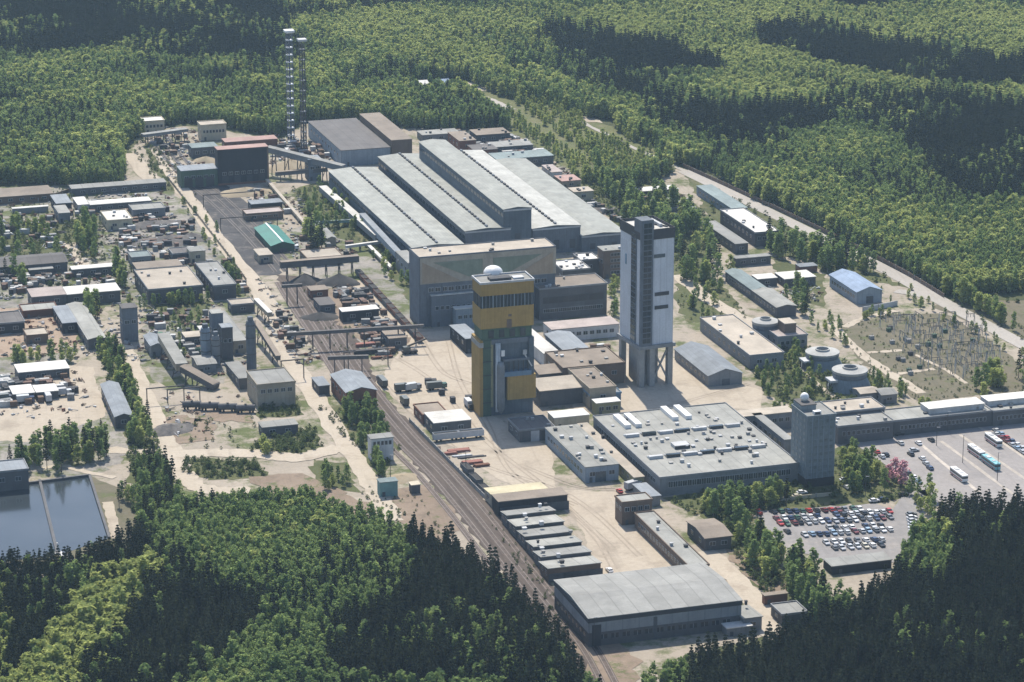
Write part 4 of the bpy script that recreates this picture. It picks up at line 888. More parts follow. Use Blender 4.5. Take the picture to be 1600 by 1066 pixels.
# ---------------------------------------------------------------- vehicles
CARC = {'white': (0.78,0.78,0.77), 'silver': (0.50,0.51,0.52), 'black': (0.025,0.025,0.028), 'dark blue': (0.035,0.06,0.13), 'red': (0.42,0.035,0.03), 'grey': (0.18,0.185,0.19), 'green': (0.05,0.12,0.08), 'maroon': (0.16,0.03,0.03), 'cream': (0.60,0.55,0.42), 'light blue': (0.30,0.42,0.55)}
CARM = {k: paint('car_' + k.replace(' ', '_'), v, 0.25) for k, v in CARC.items()}
def car_parts():
    b = MB(); prof = [(-2.15,.35),(2.15,.35),(2.2,.6),(2.0,.8),(1.0,.95),(-1.55,.98),(-2.1,.92),(-2.2,.6)]
    wd = .86; q = [(x, -wd, z) for x, z in prof]; q2 = [(x, wd, z) for x, z in prof]
    b.face(q); b.face(q2[::-1])
    for i in range(len(prof)): j = (i+1) % len(prof); b.face([q[j], q[i], q2[i], q2[j]])
    c = [(-1.35,.74,1.42),(.25,.74,1.42),(.25,-.74,1.42),(-1.35,-.74,1.42)]; b.face(c[::-1]); b.box(-1.35,-.74,1.38,.25,.74,1.44)
    g = MB(); lo = [(1.05,-.8,.93),(1.05,.8,.93),(-1.8,.8,.93),(-1.8,-.8,.93)]; hi = [(.3,-.72,1.39),(.3,.72,1.39),(-1.4,.72,1.39),(-1.4,-.72,1.39)]
    for i in range(4): j = (i+1) % 4; g.face([lo[i], lo[j], hi[j], hi[i]])
    g.face(hi)
    wh = MB(); wh.tube((0,-.1,0),(0,.1,0),.32,n=10)
    return b, g.mesh('window', [GLASS]), wh.mesh('wheel', [RUBBER])
CB, CG, CW = car_parts(); CBM = {k: CB.mesh('car_body', [m]) for k, m in CARM.items()}
def car(label, px, py, col, rz, group=None):
    p = G(px, py); p.z = 0.2; t = empty('parked_car', p, rz, label, 'car', group)
    link('body', CBM[col], t); link('window', CG, t)
    for x in (-1.35, 1.35):
        for y in (-.8, .8): link('wheel', CW, t, (x, y, .32))
ORD = ['first','second','third','fourth','fifth','sixth','seventh','eighth','ninth','tenth','eleventh','twelfth','thirteenth','fourteenth','fifteenth','sixteenth','seventeenth','eighteenth','nineteenth','twentieth']
AA = ANG + math.pi/2
rc = random.Random(3); pal = ['white']*9 + ['silver']*9 + ['black']*4 + ['dark blue']*4 + ['red']*2 + ['grey']*4 + ['green','maroon','maroon','cream','light blue']
def row(rowname, x0, y0, x1, y1, n, skip=0.08, pref=None, rz=AA):
    for i in range(n):
        if rc.random() < skip: continue
        f = i / max(1, n - 1); c = rc.choice(pref or pal)
        car('%s car, %s from left in the %s' % (c, ORD[i], rowname), x0 + (x1-x0)*f + rc.uniform(-1,1), y0 + (y1-y0)*f + rc.uniform(-.7,.7), c, rz + rc.uniform(-.05,.05) + (math.pi if rc.random() < .5 else 0), 'cars in the small car park')
row('back row of the small car park', 1186, 803, 1366, 797, 17, pref=['dark blue','red','red','maroon','black','white','green','grey'])
row('second row of the small car park', 1214, 813, 1390, 801, 18)
row('third row of the small car park', 1219, 821, 1390, 811, 17, 0.02)
row('fourth row of the small car park', 1284, 829, 1376, 823, 9)
row('fifth row of the small car park', 1258, 838, 1390, 830, 13, 0)
row('sixth row of the small car park', 1290, 851, 1378, 845, 8)
row('front row of the small car park', 1304, 859, 1376, 854, 7)
car('lone black parked car left of the rows in the small car park', 1230, 833, 'black', AA)
for i in range(9):
    c = rc.choice(pal); car('%s car, %s from top in the right column of the small car park' % (c, ORD[i]), 1424 + i*.9, 806 + i*5.2, c, ANG, 'cars in the small car park')
for (lab, x, y, c, rz) in [('white car parked nearest the grey tower block in the bus park', 1333, 682, 'white', ANG), ('white car by the shaded office front left end', 1359, 675, 'white', ANG), ('black car parked before the long office front', 1405, 681, 'black', ANG),
    ('dark blue car parked before the long office front, right of the black one', 1456, 674, 'dark blue', ANG), ('black car at the kerb of the long office front', 1500, 669, 'black', ANG), ('grey car at the kerb right of the middle of the office front', 1521, 666, 'grey', ANG),
    ('maroon car at the right end of the office kerb', 1556, 663, 'maroon', ANG), ('white car at the right end of the office kerb', 1576, 660, 'white', ANG), ('silver car alone on the left of the bus park', 1407, 695, 'silver', AA),
    ('white small car alone left of the bus park lanes', 1435, 695, 'white', AA), ('dark car turning in the middle of the bus park', 1455, 690, 'black', AA), ('silver car above the black car in the bus park pair', 1428, 706, 'silver', ANG), ('black car below the silver car in the bus park pair', 1423, 712, 'black', AA),
    ('white car at the top of the short line in the bus park', 1441, 719, 'white', AA), ('silver car in the middle of the short line in the bus park', 1447, 727, 'silver', AA), ('dark blue car at the bottom of the short line in the bus park', 1453, 734, 'dark blue', AA),
    ('red car parked along the left edge of the bus park', 1370, 709, 'red', AA), ('silver car just below the red one at the bus park edge', 1378, 716, 'silver', AA), ('black car above the pink trees at the bus park edge', 1384, 713, 'black', AA), ('black car right of the pink trees', 1419, 742, 'black', AA), ('white car right of the pink trees', 1427, 748, 'white', AA),
    ('light blue car below the pink trees', 1434, 755, 'light blue', AA), ('white van like car on the drive below the tower block', 1366, 785, 'white', ANG), ('dark blue car on the drive left of the small car park entrance', 1380, 783, 'dark blue', ANG), ('black car on the drive near the pink trees', 1412, 775, 'black', ANG), ('white car under trees in front of the tower block', 1320, 752, 'white', ANG), ('silver car under trees in front of the tower block', 1323, 764, 'silver', AA), ('white car next to the trees in front of the vented hall', 1253, 772, 'white', ANG), ('cream car next to the trees in front of the vented hall', 1246, 778, 'cream', ANG),
    ('red car parked in the yard beside the gatehouse', 968, 770, 'red', AA), ('white car parked below the long grey workshop', 908, 733, 'white', AA), ('silver car parked below the long grey workshop', 914, 742, 'silver', AA), ('white car in the corner between the garages and the foreground hall', 952, 894, 'white', AA),
    ('light blue car left of the little garage front', 903, 912, 'light blue', ANG)]: car(lab, x, y, c, rz)
for i in range(14):
    c = rc.choice(pal); car('%s car, %s in the crowded block at the right of the bus park' % (c, ORD[i]), 1556 + (i % 7)*8.2, 675 + (i % 7)*5.5 + (i // 7)*6 - (0 if i < 7 else 0), c, AA, 'cars at the right edge of the bus park')

def wheels(t, xs, y, r, name='wheel'):
    me = MB().tube((0,-.15,0),(0,.15,0), r, n=10).mesh('wheel', [RUBBER])
    for x in xs:
        for s in (-y, y): link(name, me, t, (x, s, r))
def bus(label, px, py, col, L=11.5):
    p = G(px, py); p.z = .2; t = empty('bus', p, AA + math.pi, label, 'bus', None)
    m = paint('bus_' + col, dict(white=(.78,.77,.74), teal=(.20,.50,.55), red=(.45,.06,.05))[col])
    MB().box(-L/2, -1.25, .4, L/2, 1.25, 1.6).box(-L/2, -1.25, 2.55, L/2, 1.25, 3.05).build('body', m, t)
    MB().box(-L/2 + .05, -1.22, 1.6, L/2 - .05, 1.22, 2.55).build('window', GLASS, t)
    MB().box(-L*.3, -.8, 3.05, -L*.1, .8, 3.3).box(L*.15, -.7, 3.05, L*.25, .7, 3.25).build('roof_hatch', PALE, t)
    MB().box(-L/2, -1.28, .7, L/2, -1.25, 1.1).build('stripe', paint('bus_stripe', (.35,.04,.04)), t)
    wheels(t, (-L*.3, L*.32), 1.1, .48)
bus('white bus with a dark red stripe parked nearest the dark pines', 1498, 748, 'white'); bus('white bus parked in front of the teal bus', 1525, 712, 'white'); bus('teal bus parked behind a white bus in the bus park', 1548, 729, 'teal', 12.5)
bus('white bus at the upper right of the bus park', 1552, 694, 'white')

def truck(label, px, py, cabc, boxm, rz, L=7.5, bh=2.6, tip=False):
    p = G(px, py); p.z = .15; t = empty('truck', p, rz, label, 'truck')
    cb = MB().box(L/2 - 2, -1.15, .9, L/2, 1.15, 2.7).build('cab', CARM[cabc], t); MB().box(L/2 - .9, -1.17, 1.8, L/2 + .03, 1.17, 2.5).build('window', GLASS, cb)
    MB().box(-L/2, -.9, .7, L/2 - .1, .9, .95).build('chassis', STEEL, t)
    MB().box(-L/2, -1.2, 1.0, L/2 - 2.2, 1.2, 1.0 + bh).build('cargo_box', boxm, t); wheels(t, (-L*.35, -L*.2, L*.34), 1.0, .5)
GM = paint('truck_grey', (.4,.42,.43)); DKG = paint('truck_dark', (.07,.085,.08))
for a in [('dark truck at the left of the parked group in the middle of the yard', 630, 612, 'black', DKG, ANG), ('grey truck right of the dark truck in the middle of the yard', 645, 611, 'grey', GM, ANG + .2), ('green box truck standing alone in the middle of the yard', 682, 609, 'green', DKG, ANG, 9),
          ('silver truck parked beside the yellow tower', 733, 638, 'black', PALE, AA + math.pi, 8), ('dark truck by the railway edge of the yard', 632, 632, 'black', DKG, AA), ('long dark truck at the railway edge near the railway shed', 597, 602, 'grey', DKG, AA, 11),
          ('white truck beside the vented hall corner', 989, 765, 'white', PALE, ANG + .4), ('truck with pale box in the left yard', 98, 619, 'silver', PALE, ANG), ('white truck below the sheds in the left yard', 75, 627, 'white', PALE, AA),
          ('white box truck parked by the works crossing', 455, 392, 'white', PALE, ANG), ('blue truck near the two white roofed sheds of the left yard', 40, 630, 'dark blue', GM, ANG), ('dark truck in the left yard at the picture edge', 8, 628, 'black', DKG, ANG)]: truck(*a)
def loader(label, px, py):
    p = G(px, py); t = empty('mobile_crane', p, ANG, label, 'crane')
    MB().box(-3.5, -1.3, .8, 3.5, 1.3, 1.8).build('chassis', STEEL, t); MB().box(-3, -1.2, 1.8, .2, 1.2, 3.6).build('cab', DKG, t); MB().box(-.4, -1.22, 2.6, .25, 1.22, 3.4).build('window', GLASS, t)
    MB().beam((-1, 0, 3.6), (8, 0, 6.5), .7).build('boom', STEEL, t); MB().beam((2,0,2),(3.5,0,4.9),.4).build('ram', PALE, t); wheels(t, (-2.4, 0, 2.4), 1.2, .65)
loader('dark mobile crane standing in the upper part of the yard', 640, 553)
def wagon(label, px, py, rz, m_, group, L=10, ht=2.2, tank=False):
    p = G(px, py); p.z = .3; t = empty('rail_wagon', p, rz, label, 'wagon', group)
    if tank: MB().tube((-L/2, 0, 2.1), (L/2, 0, 2.1), 1.3, n=14).build('tank', m_, t); MB().lathe(0,0,[(.5,3.3),(.5,3.8)],10).build('hatch', STEEL, t)
    else:
        mb = MB(); mb.box(-L/2, -1.4, .9, L/2, 1.4, 1.1); mb.box(-L/2, -1.4, 1.1, L/2, -1.25, 1.1+ht); mb.box(-L/2, 1.25, 1.1, L/2, 1.4, 1.1+ht); mb.box(-L/2, -1.25, 1.1, -L/2+.15, 1.25, 1.1+ht); mb.box(L/2-.15, -1.25, 1.1, L/2, 1.25, 1.1+ht); mb.build('body', m_, t)
        MB().box(-L/2+.15, -1.25, 1.1, L/2-.15, 1.25, ht*.85+1.1).build('load', PC, t)
    MB().box(-L/2 - .4, -.3, .65, L/2 + .4, .3, .9).build('chassis', STEEL, t); wheels(t, (-L*.38, -L*.22, L*.22, L*.38), .75, .45)
for i in range(14):
    f = i / 13; wagon('dark ore wagon, %s from the top beside the pale concrete strip' % ORD[i], 562 + 92*f, 433 + 100*f, AA, W['rust'] if i % 3 else W['dark'], 'ore wagons beside the concrete strip', 7.6, 1.6)
for i in range(4): wagon('dark tank wagon, %s from the left in the row below the batching plant' % ORD[i], 300 + i*28, 640 + i*1.8, ANG - R(14), mat('tank_grey', (0.12,0.115,0.12)) if i % 2 else W['dark'], 'tank wagons in a row', 8, tank=True)
for i in range(2): wagon('silver wagon, %s from the left before the white roofed yard store' % ORD[i], 697 + i*38, 689 - i*3.8, ANG, PALE if i % 2 else GM, 'silver wagons in the yard', 11, 2.4)
for i in range(6): wagon('dark wagon, %s from the bottom in the line on the railway beside the garages' % ORD[i], 800 - i*14, 822 - i*16.5, AA + R(3), W['dark'], 'wagons beside the garages', 9, 1.8)

def steel_stack(label, px, py, L, wd, ht, m_, rz=ANG):
    p = G(px, py); mb = MB(); rn = random.Random(label)
    for i in range(int(wd / .5)):
        for j in range(max(1, int(ht / .5))):
            s = rn.uniform(-.5, .5); mb.box(-L/2 + s, -wd/2 + i*.5, .15 + j*.5, L/2 + s, -wd/2 + i*.5 + .42, .15 + j*.5 + .42)
    tag(mb.build('beam_stack', m_, None, p, rz), label, 'steel stack')
RED = mat('red_steel', (0.40, 0.18, 0.14)); BLK = mat('black_steel', (0.08, 0.08, 0.085))
for a in [('upper stack of red steel beams lying in the yard', 717, 706, 9, 3, 1, RED), ('thin black steel bundle between the red stacks in the yard', 737, 715, 11, 1.6, .8, BLK), ('lower stack of red steel beams lying in the yard', 738, 724, 8, 3, 1, RED), ('short stack of rusty beams under the lower red stack', 752, 729, 6, 2, 1, RUST),
          ('left small stack of red beams beside the upper red stack', 704, 710, 5, 2, 1, RED), ('pale stack of pipes in the yard beside the red beams', 722, 713, 8, 1.5, .8, PALE), ('rusty beam stack in the scrap yard by the tracks', 572, 541, 9, 2.5, 1.5, RED), ('dark beam stack in the scrap yard by the tracks', 575, 553, 12, 2.5, 2, BLK), ('long rusty beam stack right of the scrap yard', 596, 560, 9, 2, 1, RUST)]: steel_stack(*a)

CTM = {c: mat('container_' + c, v, streak=True, seam=.6) for c, v in dict(rusty=(.21,.13,.10), grey=(.32,.33,.33), green=(.08,.20,.13), blue=(.10,.20,.34), white=(.68,.68,.66), brown=(.20,.13,.09), dark=(.07,.07,.075)).items()}
CTMESH = {}
def container(px, py, c, rz, label, group, L=None):
    L = L or 6.0; key = (c, L)
    if key not in CTMESH:
        mb = MB(); mb.box(-L/2, -1.2, .1, L/2, 1.2, 2.6)
        for k in range(int(L)): mb.box(-L/2 + k + .3, -1.27, .25, -L/2 + k + .6, -1.2, 2.45)
        CTMESH[key] = mb.mesh('container', [CTM[c]])
    p = G(px, py); nm = 'crate' if L < 2.5 else 'scrap_bin' if L < 3.5 else 'container'; t = tag(link(nm, CTMESH[key], None, p, rz), label, nm.replace('_', ' '), group); return t
rs = random.Random(11)
def scatter(poly, n, lab, group, cols, Ls=(2.5, 4, 6, 8)):
    P = np.array(poly, float); k = 0
    while k < n:
        x, y = rs.uniform(P[:,0].min(), P[:,0].max()), rs.uniform(P[:,1].min(), P[:,1].max())
        if not inside(np.array([x]), np.array([y]), poly)[0]: continue
        g = G(x, y)
        if blocked(g.x, g.y): k += .2; continue
        container(x, y, rs.choice(cols), ANG + rs.choice([0, math.pi/2, .2, -.2, 0]), lab, group, rs.choice(Ls)); k += 1
def inside(x, y, poly):
    r = np.zeros(x.shape, bool); n = len(poly); j = n - 1
    for i in range(n):
        xi, yi = poly[i]; xj, yj = poly[j]
        c = ((yi > y) != (yj > y)) & (x < (xj - xi) * (y - yi) / ((yj - yi) if yj != yi else 1e-9) + xi); r ^= c; j = i
    return r
FOOT = []
for (t, L, D, h) in ALLB:
    c, s = math.cos(t.rotation_euler.z), math.sin(t.rotation_euler.z); FOOT.append((t.location.x, t.location.y, c, s, L, D))
for nm in ('winding_tower', 'shaft_tower'):
    o_ = bpy.data.objects[nm]; FOOT.append((o_.location.x, o_.location.y, math.cos(ANG), math.sin(ANG), 26, 20))
def blocked(x, y, m=1.5):
    for (ox, oy, c, s, L, D) in FOOT:
        dx, dy = x - ox, y - oy; u = dx*c + dy*s; v = -dx*s + dy*c
        if -m < u < L + m and -m < v < D + m: return True
    return False
MIX = ['rusty','grey','brown','dark','white','grey','dark','brown']
scatter([(180,345),(300,345),(310,405),(190,410)], 80, 'small bin or crate in the upper left scrap yard', 'bins in the upper left scrap yard', MIX, (2,3,4))
scatter([(0,425),(90,425),(60,450),(0,470)], 48, 'small crate or parked machine by the storage sheds at the left edge', 'crates at the left edge', MIX + ['white','white'], (2,3,4))
scatter([(230,490),(330,490),(330,560),(250,560)], 48, 'small crate or bin inside the batching plant', 'bins in the batching plant', MIX + ['green','white'], (2,3,5))
scatter([(525,455),(565,452),(640,535),(600,562),(565,525)], 84, 'small crate or bin in the scrap yard beside the tracks', 'bins in the railway scrap yard', MIX + ['rusty'], (2,3,4,6))
scatter([(0,595),(110,585),(115,625),(0,640)], 40, 'container or machine in the white left yard', 'containers in the left yard', MIX + ['white'], (3,4,6))
scatter([(700,208),(800,212),(870,255),(760,248)], 60, 'crate or scrap bin behind the long factory halls', 'bins behind the factory halls', MIX + ['white'], (3,4,6))
scatter([(900,300),(980,350),(960,350),(890,310)], 14, 'crate beside the rightmost factory hall', 'crates beside the factory hall', MIX, (2,4))
scatter([(470,360),(560,380),(560,405),(480,400)], 10, 'crate in the small wood yard', 'crates in the small wood yard', MIX, (2,4))
scatter([(440,180+40),(500,225),(530,250),(440,245)], 34, 'bin or small hut around the feet of the masts', 'bins at the masts', MIX + ['white'], (2,3,5))
scatter([(230,195),(300,215),(290,250),(240,240)], 16, 'crate near the far end of the railway', 'crates at the far railway', MIX, (2,4))
scatter([(0,330),(85,335),(85,400),(0,400)], 30, 'crate between bushes at the upper left edge', 'crates at the upper left', MIX, (3,5))
scatter([(1000,300),(1060,305),(1090,335),(1010,330)], 24, 'crate in the scrap plot at the top of the boundary road', 'crates at the boundary road', MIX, (2,4,6))
scatter([(860,560),(960,540),(960,560)], 6, 'small crate behind the crusher house', 'crates behind the crusher house', MIX, (3,4))
scatter([(265,400),(300,470),(330,470),(395,455),(380,420),(320,385)], 20, 'small crate near the railway road beside the beige workshops', 'crates by the railway road', MIX, (2,3,4))
scatter([(100,320),(200,318),(260,330),(250,345),(110,345)], 26, 'small crate between the upper left sheds', 'crates between the upper left sheds', MIX + ['white'], (2,3,4))
scatter([(40,425),(190,425),(190,447),(60,447)], 22, 'small crate in the yard above the brilliant white roof', 'crates above the white roof', MIX + ['white'], (2,3,4))
scatter([(385,300),(450,300),(455,345),(400,345)], 14, 'dark crate at the right of the coal yard', 'crates by the coal yard', MIX, (2,3,4))
scatter([(420,480),(450,500),(490,560),(470,570),(430,520)], 16, 'crate or frame beside the tracks right of the slender silo', 'crates beside the tracks', MIX, (2,3,4))
scatter([(655,600),(720,600),(740,640),(700,635)], 5, 'small dark crate in the paved yard', 'crates in the paved yard', ['dark','brown'], (2,3))

# --- substation
def gantry(label, px, py, wd, h, rz):
    t = empty('substation_gantry', G(px, py), rz, label, 'gantry', 'gantries of the switch yard')
    for s in (-1, 1):
        MB().beam((s*wd/2 - .5, 0, -.2), (s*wd/2, 0, h), .17).beam((s*wd/2 + .5, 0, -.2), (s*wd/2, 0, h), .17).build('leg', PALE if int(px) % 3 else CONC, t)
    MB().beam((-wd/2, 0, h), (wd/2, 0, h), .22).build('crossbeam', STEEL, t)
    for k in range(3): MB().lathe(-wd/3 + k*wd/3, 0, [(.15, h - 1.6), (.15, h - .2)], 6).build('insulator', CONC, t)
k = 0
for r_ in range(8):
    for c_ in range(8):
        x, y = 1380 + c_*19 + r_*11 + rs.uniform(-4,4), 499 + r_*12 + c_*2 + rs.uniform(-2,2)
        if x < 1560: gantry('grey steel portal gantry standing in the dry grass of the switch yard', x, y, rs.choice([4,6,8]), rs.choice([3.5,5,6.5]), ANG if (r_ + c_) % 3 else AA)
for i in range(26):
    x, y = rs.uniform(1340, 1540), rs.uniform(505, 590)
    if inside(np.array([x]), np.array([y]), [(1330,520),(1400,495),(1470,495),(1550,550),(1570,590),(1440,600)])[0]:
        p = G(x, y); t = empty('transformer', p, ANG, 'small transformer box with insulators in the switch yard', 'transformer', 'transformers of the switch yard')
        MB().box(-1, -.8, 0, 1, .8, 1.8).build('tank', rs.choice([STEEL, CONC, W['green']]), t); MB().lathe(-.4,0,[(.12,1.8),(.12,2.8)],6).build('insulator', CONC, t); MB().lathe(.4,0,[(.12,1.8),(.12,2.8)],6).build('insulator', CONC, t)
# lamp posts and track masts
def lamp(label, px, py, h=9):
    t = empty('street_lamp', G(px, py), 0, label, 'street lamp'); MB().lathe(0,0,[(.14,-.2),(.09,h)],8).build('pole', STEEL, t); MB().box(-.1,-.1,h,1.3,.1,h+.15).build('lamp_head', PALE, t)
for a in [('lamp post in front of the middle of the long offices', 1480, 676), ('tall lamp post in the middle of the bus park', 1504, 724, 12), ('tall lamp post near the dark pines of the bus park', 1558, 752, 12), ('lamp post between the pink trees and the small car park', 1352, 775, 8), ('lamp post at the left of the bus park lanes', 1463, 697, 8), ('lamp post beside the teal hut', 610, 745), ('lamp post on the yard edge by the railway', 728, 740), ('lamp post at the foot of the foreground hall', 928, 1012, 11), ('lamp post on the concrete strip by the concentrator', 705, 520, 12)]: lamp(*a)
def portal(label, px, py, wd, h):
    t = empty('track_gantry', G(px, py), ANG, label, 'gantry', None); 
    for s in (0, wd): MB().beam((s, 0, -.2), (s, 0, h), .4).build('leg', STEEL, t)
    MB().beam((-.3, 0, h), (wd + .3, 0, h), .45).build('crossbeam', STEEL, t)
for a in [('dark gantry across the tracks just above the railway shed', 538, 578, 20, 8), ('dark gantry over the coal yard tracks, the lower one', 345, 362, 30, 7), ('dark gantry over the coal yard tracks, the upper one', 318, 325, 28, 7), ('dark gantry by the dirt road above the mixer house', 440, 595, 10, 9), ('dark four legged pipe frame left of the tank wagons', 230, 632, 16, 7), ('short dark frame between the tank wagons and the line of trees', 262, 630, 14, 6)]: portal(*a)
# boundary walls and fences
def fence(label, pts, h, m_, name='fence', cat='fence', wd=.25):
    P = poly_px(pts); t = empty(name, P[0], 0, label, cat); o = P[0]; mb = MB(); pm = MB()
    for i in range(len(P)-1):
        mb.beam(P[i] - o + Vector((0,0,h/2)), P[i+1] - o + Vector((0,0,h/2)), wd, h)
        n = max(1, int((P[i+1]-P[i]).length / 6))
        for k in range(n): q = (P[i]-o).lerp(P[i+1]-o, k/n); pm.box(q.x-.2, q.y-.2, -.2, q.x+.2, q.y+.2, h+.25)
    mb.build('panel', m_, t); pm.build('post_line', CONC, t)
fence('low concrete fence along the railway side of the paved yard', [(640,660),(700,722),(760,782)], 1.8, CONC)
fence('dark concrete fence along the boundary road', [(1068,262),(1130,290),(1210,327),(1300,370),(1360,400),(1420,432),(1475,466)], 2.2, W['brown'])
fence('white wall strip left of the boundary road junction', [(1348,488),(1372,484),(1402,478)], 2.6, W['white'], 'wall', 'wall')
fence('concrete fence left of the dirt road by the works', [(262,280),(310,340),(360,405),(385,440)], 1.8, W['beige'])
fence('pale low wall in front of the small car park trees', [(1160,792),(1225,783),(1300,775)], 1.6, W['cream'], 'wall', 'wall')
fence('dark concrete wall along the upper left sheds', [(-20,320),(60,316),(110,300)], 2, W['brown'], 'wall', 'wall')

# ---------------------------------------------------------------- trees
F_PINE = foliage('foliage_pine', (0.014, 0.021, 0.015), (0.038, 0.047, 0.029), 0.16)
F_BIRCH = foliage('foliage_birch', (0.165, 0.245, 0.092), (0.300, 0.390, 0.145), 0.6)
F_OAK = foliage('foliage_oak', (0.330, 0.385, 0.130), (0.500, 0.540, 0.195), 0.6)
F_SHRUB = foliage('foliage_shrub', (0.055, 0.085, 0.034), (0.130, 0.165, 0.065), 0.4)
F_PINK = foliage('foliage_pink', (0.50, 0.22, 0.27), (0.70, 0.40, 0.44), 0.3)
BARK_P = mat('bark_pine', (0.14, 0.10, 0.075), scale=1); BARK_B = mat('bark_birch', (0.40, 0.38, 0.34), scale=1.5, stain=(0.08,0.07,0.06)); BARK_O = mat('bark_oak', (0.13, 0.11, 0.085), scale=1)
def cards(P, S, rng, flat=0.5):
    n = len(P); nor = rng.normal(size=(n,3)); nor[:,2] = np.abs(nor[:,2]) + flat; nor /= np.linalg.norm(nor, axis=1)[:,None]
    r = rng.normal(size=(n,3)); a = np.cross(nor, r); a /= np.linalg.norm(a, axis=1)[:,None]; b = np.cross(nor, a)
    S = S[:,None]; asp = rng.uniform(.55, 1, size=(n,1))
    # five sided leaf spray instead of a square
    V = np.stack([P - a*S*.5 - b*S*.25*asp, P + a*S*.05 - b*S*.5*asp, P + a*S*.5 - b*S*.05*asp, P + a*S*.2 + b*S*.5*asp, P - a*S*.35 + b*S*.4*asp], axis=1).reshape(-1, 3)
    return V, np.arange(n*5).reshape(-1, 5)
def tree_proto(kind, seed):
    rng = np.random.default_rng(seed); trunk = MB()
    if kind == 'pine':
        H = rng.uniform(12.5, 15); z0 = H * rng.uniform(.25, .36); n = 230
        t = rng.uniform(0, 1, n)**.85; prof = 1.6 * (1 - t)**.55 * (.55 + .45*np.minimum(1, t/.2)) + .08
        ang = rng.uniform(0, 2*np.pi, n); whorl = np.round(t*9)/9; t = t*.4 + whorl*.6
        r = prof * np.sqrt(rng.uniform(.12, 1.1, n)) * (1 + .25*np.sin(3*ang + rng.uniform(0,6)))
        P = np.stack([r*np.cos(ang), r*np.sin(ang), z0 + t*(H - z0) - r*.18], 1); S = rng.uniform(.6, 1.15, n) * (1 - .35*t)
        V, F = cards(P, S, rng, .5); lean = rng.uniform(-.3,.3,2)
        trunk.tube((0,0,-.3), (lean[0]*.3, lean[1]*.3, H*.6), .2, .12, 6); trunk.tube((lean[0]*.3, lean[1]*.3, H*.6), (0,0,H*.97), .12, .03, 5)
        for k in range(7):
            a = rng.uniform(0, 6.28); z = z0 + (H-z0)*k/9 - .2; trunk.tube((0,0,z), (1.2*math.cos(a), 1.2*math.sin(a), z + .25), .05, .02, 4)
        fm, bm_ = F_PINE, BARK_P
    else:
        if kind == 'birch': H, rad, z0, nc, nl, s0 = rng.uniform(10.5, 13), 2.7, .14, 20, 20, 1.0
        elif kind == 'shrub': H, rad, z0, nc, nl, s0 = rng.uniform(2.2, 3.2), 1.5, .05, 8, 12, .6
        else: H, rad, z0, nc, nl, s0 = rng.uniform(11, 13.5), 3.5, .14, 22, 20, 1.25
        C = []
        for i in range(nc):
            f = (i + .5) / nc; z = H*(z0 + (1 - z0)*f*.95); k = math.sin(math.pi*min(1, .18 + .8*f))**.7 if kind != 'birch' else (1 - f**2.2)**.6 * (.65 + .35*min(1, f*3))
            a = i*2.4 + rng.uniform(-.5,.5); rr = rad * k * rng.uniform(.25, .85); C.append((rr*math.cos(a), rr*math.sin(a), z, rad*rng.uniform(.30, .48)))
        P = []
        for (x, y, z, r) in C:
            d = rng.normal(size=(nl,3)); d /= np.linalg.norm(d, axis=1)[:,None]; q = d * r * rng.uniform(.45, 1.05, (nl,1)); q[:,2] *= .8; P.append(q + np.array([x,y,z]))
        P = np.concatenate(P); P[:,2] = np.minimum(P[:,2], H); S = rng.uniform(.65, 1.15, len(P)) * s0
        V, F = cards(P, S, rng, .9)
        trunk.tube((0,0,-.3), (0,0,H*.45), H*.014, H*.009, 6); trunk.tube((0,0,H*.45), (rng.uniform(-.3,.3),rng.uniform(-.3,.3),H*.9), H*.009, .03, 5)
        for (x, y, z, r) in C[::2]: trunk.tube((0,0,max(.3, z - r - .8)), (x, y, z), H*.005, .02, 4)
        fm, bm_ = dict(birch=F_BIRCH, oak=F_OAK, shrub=F_SHRUB, pink=F_PINK)[kind], (BARK_B if kind == 'birch' else BARK_O)
    cme = bpy.data.meshes.new(kind + '_crown'); cme.from_pydata(V.tolist(), [], F.tolist()); cme.materials.append(fm); cme.update()
    tme = trunk.mesh(kind + '_trunk', [bm_])
    # joined copy for the masses
    jme = bpy.data.meshes.new(kind + '_whole'); tv = len(trunk.v)
    jme.from_pydata(trunk.v + V.tolist(), [], trunk.f + (F + tv).tolist()); jme.materials.append(bm_); jme.materials.append(fm)
    jme.polygons.foreach_set('material_index', [0]*len(trunk.f) + [1]*len(F)); jme.update()
    return dict(crown=cme, trunk=tme, whole=jme, H=H)
PROTO = {k: [tree_proto(k, 100*i + 7*j) for j in range(6)] for i, k in enumerate(('pine', 'birch', 'oak', 'shrub', 'pink'))}
PCOL = {}
for k in ('pine', 'birch', 'oak', 'shrub'):
    c = bpy.data.collections.new('masters_' + k)
    for j, p in enumerate(PROTO[k]):
        o = bpy.data.objects.new('%s_master' % k, p['whole']); c.objects.link(o)
    PCOL[k] = c
